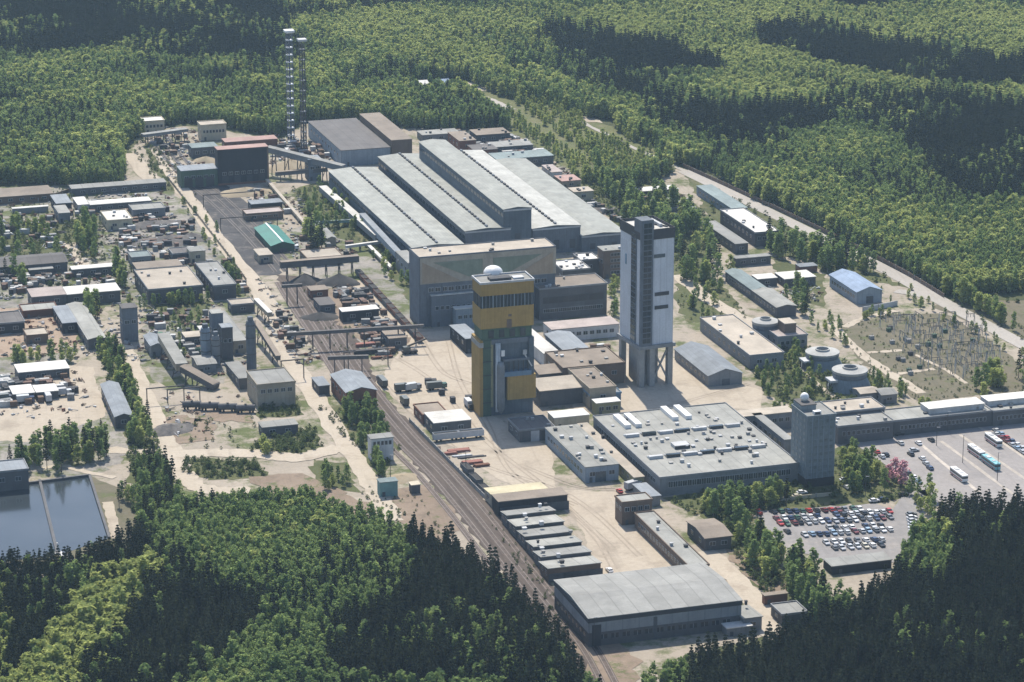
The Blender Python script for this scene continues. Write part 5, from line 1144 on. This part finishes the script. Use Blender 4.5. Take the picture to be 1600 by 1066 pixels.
def mass(name, label, kind, pts, scl, m_cat='forest'):
    n = len(pts)
    if not n: return
    me = bpy.data.meshes.new(name); me.from_pydata([tuple(p) for p in pts], [], [])
    a = me.attributes.new('idx', 'INT', 'POINT'); a.data.foreach_set('value', RNG.integers(0, 6, n).astype(np.int32))
    a = me.attributes.new('rot', 'FLOAT_VECTOR', 'POINT'); r = np.zeros((n,3), np.float32); r[:,2] = RNG.uniform(0, 6.28, n); r[:,:2] = RNG.normal(0, .03, (n,2)); a.data.foreach_set('vector', r.ravel())
    a = me.attributes.new('scl', 'FLOAT_VECTOR', 'POINT'); s = np.repeat(np.asarray(scl, np.float32)[:,None], 3, 1); s[:,:2] *= RNG.uniform(.85, 1.15, (n,1)) * (.84 if kind == 'birch' else 1); a.data.foreach_set('vector', s.astype(np.float32).ravel())
    o = link(name, me); o['kind'] = 'stuff'
    g = bpy.data.node_groups.new(name, 'GeometryNodeTree')
    g.interface.new_socket('Geometry', in_out='INPUT', socket_type='NodeSocketGeometry'); g.interface.new_socket('Geometry', in_out='OUTPUT', socket_type='NodeSocketGeometry')
    N, Lk = g.nodes, g.links; gi, go = N.new('NodeGroupInput'), N.new('NodeGroupOutput')
    ci = N.new('GeometryNodeCollectionInfo'); ci.inputs['Collection'].default_value = PCOL[kind]; ci.inputs['Separate Children'].default_value = True; ci.inputs['Reset Children'].default_value = True
    ip = N.new('GeometryNodeInstanceOnPoints'); ip.inputs['Pick Instance'].default_value = True
    def na(nm, ty):
        x = N.new('GeometryNodeInputNamedAttribute'); x.data_type = ty; x.inputs['Name'].default_value = nm; return [q for q in x.outputs if q.enabled][0]
    Lk.new(gi.outputs[0], ip.inputs['Points']); Lk.new(ci.outputs[0], ip.inputs['Instance'])
    Lk.new(na('idx', 'INT'), ip.inputs['Instance Index']); Lk.new(na('rot', 'FLOAT_VECTOR'), ip.inputs['Rotation']); Lk.new(na('scl', 'FLOAT_VECTOR'), ip.inputs['Scale'])
    Lk.new(ip.outputs[0], go.inputs[0]); md = o.modifiers.new('scatter', 'NODES'); md.node_group = g
def tree(name, label, kind, p, s, group=None, cat='tree', z=0.0):
    j = random.randrange(6); pr = PROTO[kind][j]
    t = empty(name, (p[0], p[1], z), random.uniform(0, 6.28), label, cat, group); t.scale = (s*random.uniform(.9,1.1),)*2 + (s,)
    link('trunk', pr['trunk'], t); link('crown', pr['crown'], t); return t

# forest layout: (outline in the photograph at ground level, shares of pine/birch/oak, height factor, spacing in metres)
def PXv(x, y):
    fz = y * CT + CAMH * ST; dn = -y * ST + CAMH * CT
    return 800 + FOC * x / fz, 533 + FOC * dn / fz
ZONES = [  # later entries win
 ([(-500,-200),(2100,-200),(2100,640),(1720,602),(1600,528),(1480,462),(1395,415),(1300,366),(1210,322),(1130,284),(1068,256),(1040,285),(985,296),(905,278),(850,238),(800,206),(640,200),(480,188),(440,214),(300,195),(225,200),(195,245),(185,288),(-500,300)], (.12,.68,.20), .78, 2.6),
 ([(430,20),(800,30),(1150,10),(1700,40),(1700,150),(1500,90),(1180,70),(1120,130),(860,50),(800,100),(600,90),(430,60)], (.03,.25,.72), .66, 2.65),
 ([(1120,60),(1180,78),(1400,110),(1480,150),(1450,168),(1200,165),(1110,150)], (.05,.3,.65), .66, 2.6),
 ([(600,20),(860,30),(870,110),(750,130),(620,120)], (.06,.35,.59), .68, 2.6),
 ([(-500,-200),(420,-200),(440,85),(330,110),(180,95),(-500,92)], (.86,.12,.02), 1.05, 3.3),
 ([(420,-200),(2100,-200),(2100,14),(1500,14),(1250,8),(900,16),(700,18),(430,40)], (.6,.2,.2), 1.0, 4.4),
 ([(380,60),(470,80),(440,140),(380,135)], (.75,.25,0), 1.0, 4.2),
 ([(860,62),(1010,80),(1115,112),(1120,130),(960,125),(870,105)], (.95,.05,0), 1.05, 3.1),
 ([(800,100),(900,100),(960,120),(1010,150),(1040,180),(980,165),(860,130),(790,125)], (.6,.4,0), 1.0, 4.2),
 ([(1180,58),(1290,62),(1400,92),(1500,108),(1720,118),(1720,165),(1500,148),(1300,112),(1190,80)], (.95,.05,0), 1.05, 3.1),
 ([(1250,10),(1370,26),(1500,12),(1720,18),(1720,-60),(1250,-60)], (.9,.05,.05), 1.05, 3.3),
 ([(1010,172),(1100,185),(1200,190),(1360,175),(1460,172),(1720,190),(1720,330),(1500,325),(1440,262),(1300,235),(1200,248),(1100,235),(1020,208)], (.82,.15,.03), 1.05, 3.3),
 ([(1200,225),(1330,210),(1400,235),(1450,275),(1380,300),(1250,270)], (.08,.84,.08), .78, 2.6),
 ([(1290,350),(1400,335),(1720,345),(1720,460),(1600,470),(1500,465),(1400,415)], (.02,.68,.30), .68, 2.6),
 ([(735,142),(800,150),(905,178),(1000,215),(1045,258),(985,292),(905,278),(850,238),(800,206),(760,170)], (.02,.3,.68), .42, 4.4),
 ([(905,180),(960,190),(980,212),(930,215)], (0,0,0), .5, 30.0),
 ([(1500,462),(1720,452),(1720,602),(1600,528)], (0,0,0), .5, 30.0),
 # foreground left
 ([(-500,915),(-20,912),(100,905),(190,880),(230,838),(300,812),(380,806),(470,800),(560,828),(640,860),(720,888),(760,908),(810,955),(860,1012),(900,1062),(940,1130),(1000,1500),(-500,1500)], (.90,.10,0), .95, 2.65),
 ([(205,845),(300,803),(480,796),(640,855),(655,915),(600,985),(470,1000),(350,955),(300,915),(245,885)], (.07,.91,.02), .80, 2.6),
 ([(360,1040),(430,985),(500,1000),(520,1080),(700,1095),(900,1130),(900,1400),(250,1400),(310,1120)], (.08,.90,.02), .85, 2.7),
 ([(225,895),(258,922),(185,1022),(105,1130),(-60,1240),(18,1088),(98,1002),(168,922)], (0,.10,.90), .95, 3.6),
 ([(-200,940),(10,930),(20,1000),(10,1090),(-200,1200)], (.0,.3,.7), .8, 4.2),
 ([(215,735),(245,715),(290,800),(230,830),(205,800)], (.3,.6,.1), .75, 3.8),
 # foreground right
 ([(1035,1085),(1090,1062),(1180,1048),(1250,1015),(1330,980),(1410,918),(1455,860),(1470,822),(1720,818),(2100,830),(2100,1500),(1000,1500),(1010,1130)], (.985,.015,0), .98, 2.65),
 ([(1425,850),(1470,840),(1500,890),(1480,930),(1420,930),(1400,915)], (.1,.85,.05), .9, 3.6),
 ([(1235,900),(1290,935),(1340,965),(1320,990),(1270,985),(1230,940)], (.1,.85,.05), .95, 3.6),
 ([(1000,1085),(1040,1070),(1080,1060),(1090,1100),(1000,1150)], (.2,.75,.05), .8, 3.6),
]
def forest():
    st = 2.6; xs = np.arange(-620, 620, st); ys = np.arange(860, 2420, st)
    X, Y = np.meshgrid(xs, ys); X = X.ravel() + RNG.uniform(-st*.48, st*.48, X.size); Y = Y.ravel() + RNG.uniform(-st*.48, st*.48, Y.size)
    px, py = PXv(X, Y); keep = (px > -150) & (px < 1750) & (py > -75) & (py < 1190); X, Y, px, py = X[keep], Y[keep], px[keep], py[keep]
    wob = 7; wx = wob*np.sin(Y*.05 + 3*np.sin(X*.031)) ; wy = 3*np.sin(X*.07 + 2*np.sin(Y*.04))
    zi = np.full(X.shape, -1); jx, jy = RNG.normal(0, 7, X.shape), RNG.normal(0, 2.6, X.shape); inner = np.zeros(X.shape, bool)
    for i, (poly, *_r) in enumerate(ZONES): zi[inside(px + wx*(py < 330), py + wy*(py < 330), poly)] = i
    zj = np.full(X.shape, -1)                      # neighbouring stands mingle along their edges
    for i, (poly, *_r) in enumerate(ZONES): zj[inside(px + jx + wx*(py < 330), py + jy + wy*(py < 330), poly)] = i
    sw = (zi >= 0) & (zj >= 0) & (np.array([sum(z[1]) for z in ZONES])[zi] > 0) & (np.array([sum(z[1]) for z in ZONES])[zj] > 0); zi = np.where(sw, zj, zi)
    zs = np.array([z[3] for z in ZONES]); wts = np.array([z[1] for z in ZONES]); hf = np.array([z[2] for z in ZONES])
    ok = (zi >= 0); X, Y, px, py, zi = X[ok], Y[ok], px[ok], py[ok], zi[ok]
    pr = np.minimum(1, (st / zs[zi])**2); ok = (RNG.uniform(0, 1, X.size) < pr) & (wts[zi].sum(1) > 0); X, Y, px, py, zi = X[ok], Y[ok], px[ok], py[ok], zi[ok]
    # keep the far road and huts clear
    clear = np.ones(X.shape, bool)
    for (a, b, r) in [((716,133),(800,172),9), ((800,172),(905,240),4), ((905,190),(1068,267),3.2), ((310,132),(360,131),12), ((656,135),(704,131),14), ((0,171),(90,174),8), ((1068,267),(1720,605),8)]:
        A, B = G(*a), G(*b); d = B - A; t = np.clip(((X - A.x)*d.x + (Y - A.y)*d.y) / d.length_squared, 0, 1); clear &= np.hypot(X - A.x - t*d.x, Y - A.y - t*d.y) > r
    for (ox, oy, c, s, L, D) in FOOT:
        u = (X-ox)*c + (Y-oy)*s; v = -(X-ox)*s + (Y-oy)*c; clear &= ~((u > -2.5) & (u < L + 2.5) & (v > -2.5) & (v < D + 2.5))
    X, Y, px, py, zi = X[clear], Y[clear], px[clear], py[clear], zi[clear]
    # clumped choice of kind
    nz = .5 + .25*np.sin(X*.045 + 1.7*np.sin(Y*.021)) + .25*np.sin(Y*.05 + 2.1*np.sin(X*.033)); u = np.clip(RNG.uniform(0,1,X.size)*.6 + nz*.4, 0, .9999)
    u = np.argsort(np.argsort(u)) / len(u)
    wt = wts[zi]; kind = np.where(u < wt[:,0], 0, np.where(u < wt[:,0] + wt[:,1], 1, 2))
    sc = np.where(RNG.uniform(0, 1, X.size) < .06, 1.28, 1.0) * hf[zi] * np.where(kind == 0, RNG.uniform(.64, 1.2, X.size), RNG.uniform(.88, 1.12, X.size))
    names = ('pine', 'birch', 'oak'); inview = (px > -5) & (px < 1605) & (py < 1110)
    for k in range(3):
        idx = np.where(kind == k)[0]; near = [i for i in idx[np.argsort(-py[idx])] if inview[i] and py[i] > 690][:300]
        nm = ('pine_tree', 'birch_tree', 'deciduous_tree')[k]
        for i in near:
            if k == 0: lab = 'dark narrow pine in the dense pine wood at the lower right' if px[i] > 980 else 'dark narrow pine in the wood left of the railway at the bottom'
            elif k == 1: lab = 'mid green birch at the edge of the lower right pine wood' if px[i] > 980 else 'mid green birch among the pines of the lower left wood'
            else: lab = 'yellow green broad tree in the pale strip across the lower left wood' if px[i] < 300 else ('yellow green broad tree scattered through the lower right pine wood' if px[i] > 980 else 'yellow green broad tree scattered among pines in the lower left wood')
            tree(nm, lab, names[k], (X[i], Y[i]), sc[i], '%s of the %s wood' % (('pines','birches','broad trees')[k], 'lower right' if px[i] > 980 else 'lower left'))
        rest = np.setdiff1d(idx, np.array(near, int))
        mass(('pine_forest', 'birch_forest', 'deciduous_forest')[k], None, names[k], np.stack([X[rest], Y[rest], np.zeros(len(rest))], 1), sc[rest])
forest()

# trees inside the works: (outline, how many, shares birch/oak/pine, height range, label)
ST_ = [
 ([(0,735),(60,705),(165,690),(178,710),(120,735),(40,748)], 44, (.6,.1,.3), (.6,.85), 'grey green tree in the dense row behind the settling pond'),
 ([(150,545),(182,545),(240,690),(205,700),(185,620)], 56, (.6,.3,.1), (.45,.75), 'green tree in the line between the left yard and the batching plant'),
 ([(532,645),(580,640),(612,700),(600,752),(585,740)], 34, (.8,.15,.05), (.5,.75), 'green tree in the strip between the dirt road and the railway'),
 ([(490,735),(540,740),(552,768),(500,768)], 9, (.8,.2,0), (.4,.6), 'small green tree in the clump left of the dirt road'),
 ([(460,305),(515,292),(600,365),(545,372),(490,350)], 26, (.7,.3,0), (.4,.65), 'green tree in the little wood left of the long halls'),
 ([(470,370),(500,368),(515,412),(485,415)], 8, (.4,.2,.4), (.8,1.1), 'tall dark tree right of the green roofed shed'),
 ([(570,392),(610,398),(660,448),(655,470),(600,430)], 12, (.7,.3,0), (.35,.6), 'tree beside the left corner of the concentrator'),
 ([(1085,795),(1240,772),(1250,790),(1120,812)], 34, (.6,.35,.05), (.5,.8), 'tree in front of the vented hall'),
 ([(1310,720),(1345,705),(1385,770),(1330,775)], 24, (.5,.45,.05), (.5,.8), 'tree between the tower block and the bus park'),
 ([(925,255),(1000,300),(1090,345),(1120,400),(1060,400),(960,340)], 80, (.75,.2,.05), (.7,1.05), 'tall tree in the wood behind the white tower'),
 ([(1060,405),(1110,400),(1150,430),(1120,445),(1065,440)], 16, (.6,.2,.2), (.7,1.0), 'tree left of the barracks'),
 ([(1180,375),(1250,385),(1340,405),(1370,430),(1290,425),(1200,400)], 46, (.6,.2,.2), (.7,1.0), 'tree below the two white roofed stores'),
 ([(1130,445),(1070,450),(1075,505),(1140,495)], 10, (.6,.3,.1), (.4,.7), 'tree around the lawn beside the white tower'),
 ([(1200,430),(1245,440),(1280,500),(1240,490)], 10, (.7,.2,.1), (.5,.8), 'tree between the barracks and the blue roofed shed'),
 ([(1360,455),(1420,450),(1480,490),(1600,552),(1600,570),(1460,495),(1340,500)], 22, (.6,.4,0), (.25,.45), 'small tree along the switch yard fence'),
 ([(1515,600),(1560,590),(1570,622),(1520,625)], 7, (.5,.5,0), (.7,.9), 'bright green tree cluster below the switch yard'),
 ([(1580,580),(1640,570),(1640,620),(1585,620)], 6, (.3,.3,.4), (.8,1.1), 'dark tree at the right edge below the switch yard'),
 ([(1150,820),(1190,850),(1230,880),(1290,925),(1230,925),(1150,880)], 26, (.6,.2,.2), (.7,1.0), 'tree between the dirt road and the small car park'),
 ([(1415,770),(1470,775),(1470,815),(1420,800)], 7, (.4,.5,.1), (.4,.7), 'tree between the bus park and the small car park'),
 ([(0,350),(80,355),(95,405),(0,410)], 16, (.6,.3,.1), (.5,.8), 'tree among the sheds at the upper left edge'),
 ([(112,350),(148,345),(150,405),(125,405)], 16, (.75,.25,0), (.6,.85), 'bright tree in the column of trees at the upper left'),
 ([(0,415),(30,410),(40,450),(0,455)], 5, (.5,.2,.3), (.6,.9), 'dark tree at the left edge beside the long grey store'),
 ([(130,488),(155,470),(160,505),(140,508)], 8, (.5,.2,.3), (.6,.9), 'dark tree below the brilliant white roof'),
 ([(175,420),(192,405),(200,450),(182,452)], 7, (.6,.2,.2), (.6,.9), 'dark tree right of the thin white roofed shed'),
 ([(350,425),(372,435),(380,470),(355,470)], 8, (.7,.3,0), (.5,.7), 'tree between the white roofed workshop and the dirt road'),
 ([(200,475),(330,462),(330,475),(215,485)], 16, (.7,.3,0), (.35,.55), 'small tree in the row in front of the beige workshops'),
 ([(20,560),(125,552),(125,568),(22,574)], 14, (.5,.4,.1), (.4,.65), 'tree in the row above the white roofed sheds'),
 ([(1370,590),(1420,605),(1420,630),(1360,625)], 8, (.4,.6,0), (.35,.55), 'tree beside the huts near the cooling towers'),
 ([(180,775),(205,765),(208,800),(185,800)], 3, (.4,.3,.3), (.5,.7), 'round dark tree on the meadow beside the pond'),
 ([(1170,640),(1240,640),(1235,655),(1170,655)], 8, (.2,.8,0), (.25,.4), 'half bare tree in front of the barn yard'),
 ([(1165,570),(1250,545),(1285,575),(1270,625),(1200,622)], 34, (.7,.3,0), (.28,.5), 'bushy young tree on the green beside the cooling towers'),
 ([(1262,500),(1310,505),(1330,545),(1290,535)], 10, (.7,.3,0), (.3,.5), 'young tree between the farthest cooling tower and the switch yard'),
 ([(1340,600),(1370,590),(1385,600),(1360,610)], 7, (.6,.4,0), (.3,.5), 'young tree just right of the nearest cooling tower'),
 ([(240,500),(330,480),(335,560),(260,555)], 16, (.7,.3,0), (.25,.45), 'young tree inside the batching plant'),
 ([(280,310),(330,345),(385,430),(360,440),(300,350)], 16, (.7,.3,0), (.25,.45), 'young tree along the road beside the coal yard'),
 ([(395,690),(420,690),(420,712),(395,712)], 3, (.5,.5,0), (.45,.6), 'lone tree on the hedge island in the dirt field'),
 ([(700,450),(640,420),(650,500)], 8, (.7,.3,0), (.3,.5), 'young tree at the left foot of the concentrator'),
 ([(945,450),(965,440),(968,500),(950,505)], 6, (.6,.4,0), (.45,.65), 'tree between the concentrator wing and the white tower'),
 ([(1430,640),(1460,640),(1460,650),(1430,650)], 2, (.3,.7,0), (.6,.7), 'tree in front of the long white canteen'),
 ([(1555,655),(1575,653),(1575,660),(1555,660)], 2, (.3,.7,0), (.6,.7), 'tree between the two right office wings'),
]
for (poly, n, (b, o_, p_), (s0, s1), lab) in ST_:
    n = int(n * 1.35)
    P = np.array(poly, float); k = 0; tries = 0
    while k < n and tries < 3000:
        tries += 1; x, y = random.uniform(P[:,0].min(), P[:,0].max()), random.uniform(P[:,1].min(), P[:,1].max())
        if not inside(np.array([x]), np.array([y]), poly)[0]: continue
        g = G(x, y)
        if blocked(g.x, g.y, 1.0): continue
        u = random.random(); kd = 'birch' if u < b else ('oak' if u < b + o_ else 'pine')
        hs = random.uniform(s0, s1); young = kd == 'birch' and hs < .62
        tree('young_tree' if young else {'birch': 'slender_tree', 'oak': 'broad_tree', 'pine': 'conifer'}[kd], lab, kd, g, hs * (1.15 if kd != 'oak' else .95), 'trees: ' + lab.split(' in ')[-1][:40]); k += 1
for i, (x, y, s) in enumerate([(1398,748,.75), (1409,760,.85), (1387,755,.62)]):
    tree('blossom_tree', ['upper pink flowering tree beside the bus park', 'lowest and largest pink flowering tree beside the bus park', 'left pink flowering tree beside the bus park'][i], 'pink', G(x, y), s, 'pink flowering trees')

# undergrowth on the green ground
def undergrowth():
    polys = [([(1165,568),(1240,535),(1300,560),(1380,592),(1375,632),(1255,640),(1195,618)], 260, .9), ([(1035,782),(1250,745),(1330,700),(1440,768),(1390,785),(1180,800),(1075,805)], 260, .8), ([(290,717),(400,722),(415,742),(330,748),(285,738)], 150, .8),
        ([(400,690),(490,668),(505,700),(470,710),(390,706)], 170, .8), ([(402,630),(465,622),(468,648),(406,654)], 70, .8), ([(452,298),(510,284),(570,330),(640,400),(640,430),(560,385),(490,352)], 220, .8), ([(-60,335),(90,348),(150,335),(152,402),(-60,408)], 260, .9),
        ([(150,540),(190,540),(245,690),(290,800),(205,815),(200,690)], 320, .9), ([(1090,800),(1180,800),(1200,865),(1310,960),(1190,930),(1130,850)], 240, 1), ([(500,640),(575,625),(625,700),(590,745)], 110, .8), ([(1058,442),(1110,432),(1150,470),(1170,500),(1080,505),(1058,480)], 70, .5),
        ([(930,250),(1060,300),(1110,340),(1105,440),(1060,440),(960,350),(905,290)], 300, 1), ([(1110,290),(1290,385),(1420,450),(1300,430),(1110,350)], 220, .9), ([(300,285),(400,468),(380,470),(280,300)], 60, .5), ([(0,300),(190,292),(260,340),(180,470),(0,470)], 620, .7), ([(1300,512),(1400,490),(1475,490),(1560,542),(1602,575),(1610,612),(1435,628),(1345,565)], 420, .4),
        ([(1452,478),(1500,470),(1700,470),(1700,560),(1640,548)], 90, .7), ([(760,790),(850,905),(900,985),(880,985),(770,830)], 120, .5), ([(560,760),(650,770),(720,860),(640,850),(570,810)], 80, .5), ([(470,440),(640,560),(560,560),(500,540)], 90, .4), ([(230,480),(330,470),(330,560),(240,560)], 120, .6), ([(270,660),(400,650),(400,700),(290,705)], 36, .6), ([(860,240),(985,300),(980,350),(900,300)], 150, .8), ([(200,230),(235,205),(300,290),(255,300)], 130, .8)]
    pts, sc = [], []
    for poly, n, s in polys:
        P = np.array(poly, float); x = RNG.uniform(P[:,0].min(), P[:,0].max(), n*3); y = RNG.uniform(P[:,1].min(), P[:,1].max(), n*3); ok = inside(x, y, poly)
        for a, b in list(zip(x[ok], y[ok]))[:n]:
            g = G(a, b)
            if not blocked(g.x, g.y, .8): pts.append((g.x, g.y, 0)); sc.append(s * random.uniform(.4, 1.2))
    mass('undergrowth', None, 'shrub', pts, sc)
undergrowth()

def junk():
    c = bpy.data.collections.new('masters_junk'); rn = random.Random(4)
    jm = [W['dark'], W['grey'], W['rust'], PALE, W['brown'], W['beige']]
    for j in range(6):
        mb = MB()
        for k in range(rn.randint(3, 6)):
            x, y = rn.uniform(-1.2, 1.2), rn.uniform(-1.2, 1.2); a, b, h = rn.uniform(.3, 1.1), rn.uniform(.2, .6), rn.uniform(.3, 1.2)
            if k % 2: mb.box(x - a, y - b, -.1, x + a, y + b, h)
            else: mb.beam((x - a*1.6, y, .15), (x + a*1.6, y + b, h), .22, .3)
        c.objects.link(bpy.data.objects.new('junk_master', mb.mesh('junk', [jm[j]])))
    PCOL['junk'] = c
    pts, sc = [], []
    for poly, n in [([(0,310),(260,300),(310,410),(380,460),(200,470),(0,470)], 900), ([(0,480),(160,470),(230,480),(340,470),(400,560),(330,600),(200,560),(0,560)], 420), ([(515,440),(560,450),(640,530),(600,570),(560,520)], 330), ([(690,205),(800,210),(900,280),(975,345),(940,335),(860,255),(700,235)], 420),
                    ([(430,210),(530,230),(540,265),(420,262)], 170), ([(225,195),(310,205),(345,280),(270,285),(240,230)], 200), ([(0,580),(130,575),(150,640),(0,660)], 60), ([(380,300),(460,300),(560,400),(460,420)], 220), ([(240,610),(400,620),(395,660),(260,690)], 40), ([(995,300),(1060,300),(1100,340),(1020,335)], 110), ([(1180,430),(1290,440),(1280,490),(1220,480)], 70), ([(400,430),(440,470),(500,560),(470,575),(420,520)], 120)]:
        P = np.array(poly, float); x = RNG.uniform(P[:,0].min(), P[:,0].max(), n*4); y = RNG.uniform(P[:,1].min(), P[:,1].max(), n*4); ok = inside(x, y, poly)
        for a, b in list(zip(x[ok], y[ok]))[:n]:
            g = G(a, b)
            if not blocked(g.x, g.y, .6): pts.append((g.x, g.y, .1)); sc.append(random.uniform(.4, 1.1))
    mass('debris', None, 'junk', pts, sc)
junk()

# ---------------------------------------------------------------- haze
def haze():
    m = bpy.data.materials.new('haze'); m.use_nodes = True; n = m.node_tree.nodes; l = m.node_tree.links
    n.remove(n['Principled BSDF']); v = n.new('ShaderNodeVolumePrincipled'); v.inputs['Color'].default_value = (0.54, 0.77, 1.0, 1); v.inputs['Density'].default_value = 0.000048; v.inputs['Anisotropy'].default_value = 0.2
    l.new(v.outputs[0], n['Material Output'].inputs['Volume'])
    o = MB().box(-2700, -350, -1, 2700, 6300, 412).build('haze', m); o['kind'] = 'stuff'
haze()
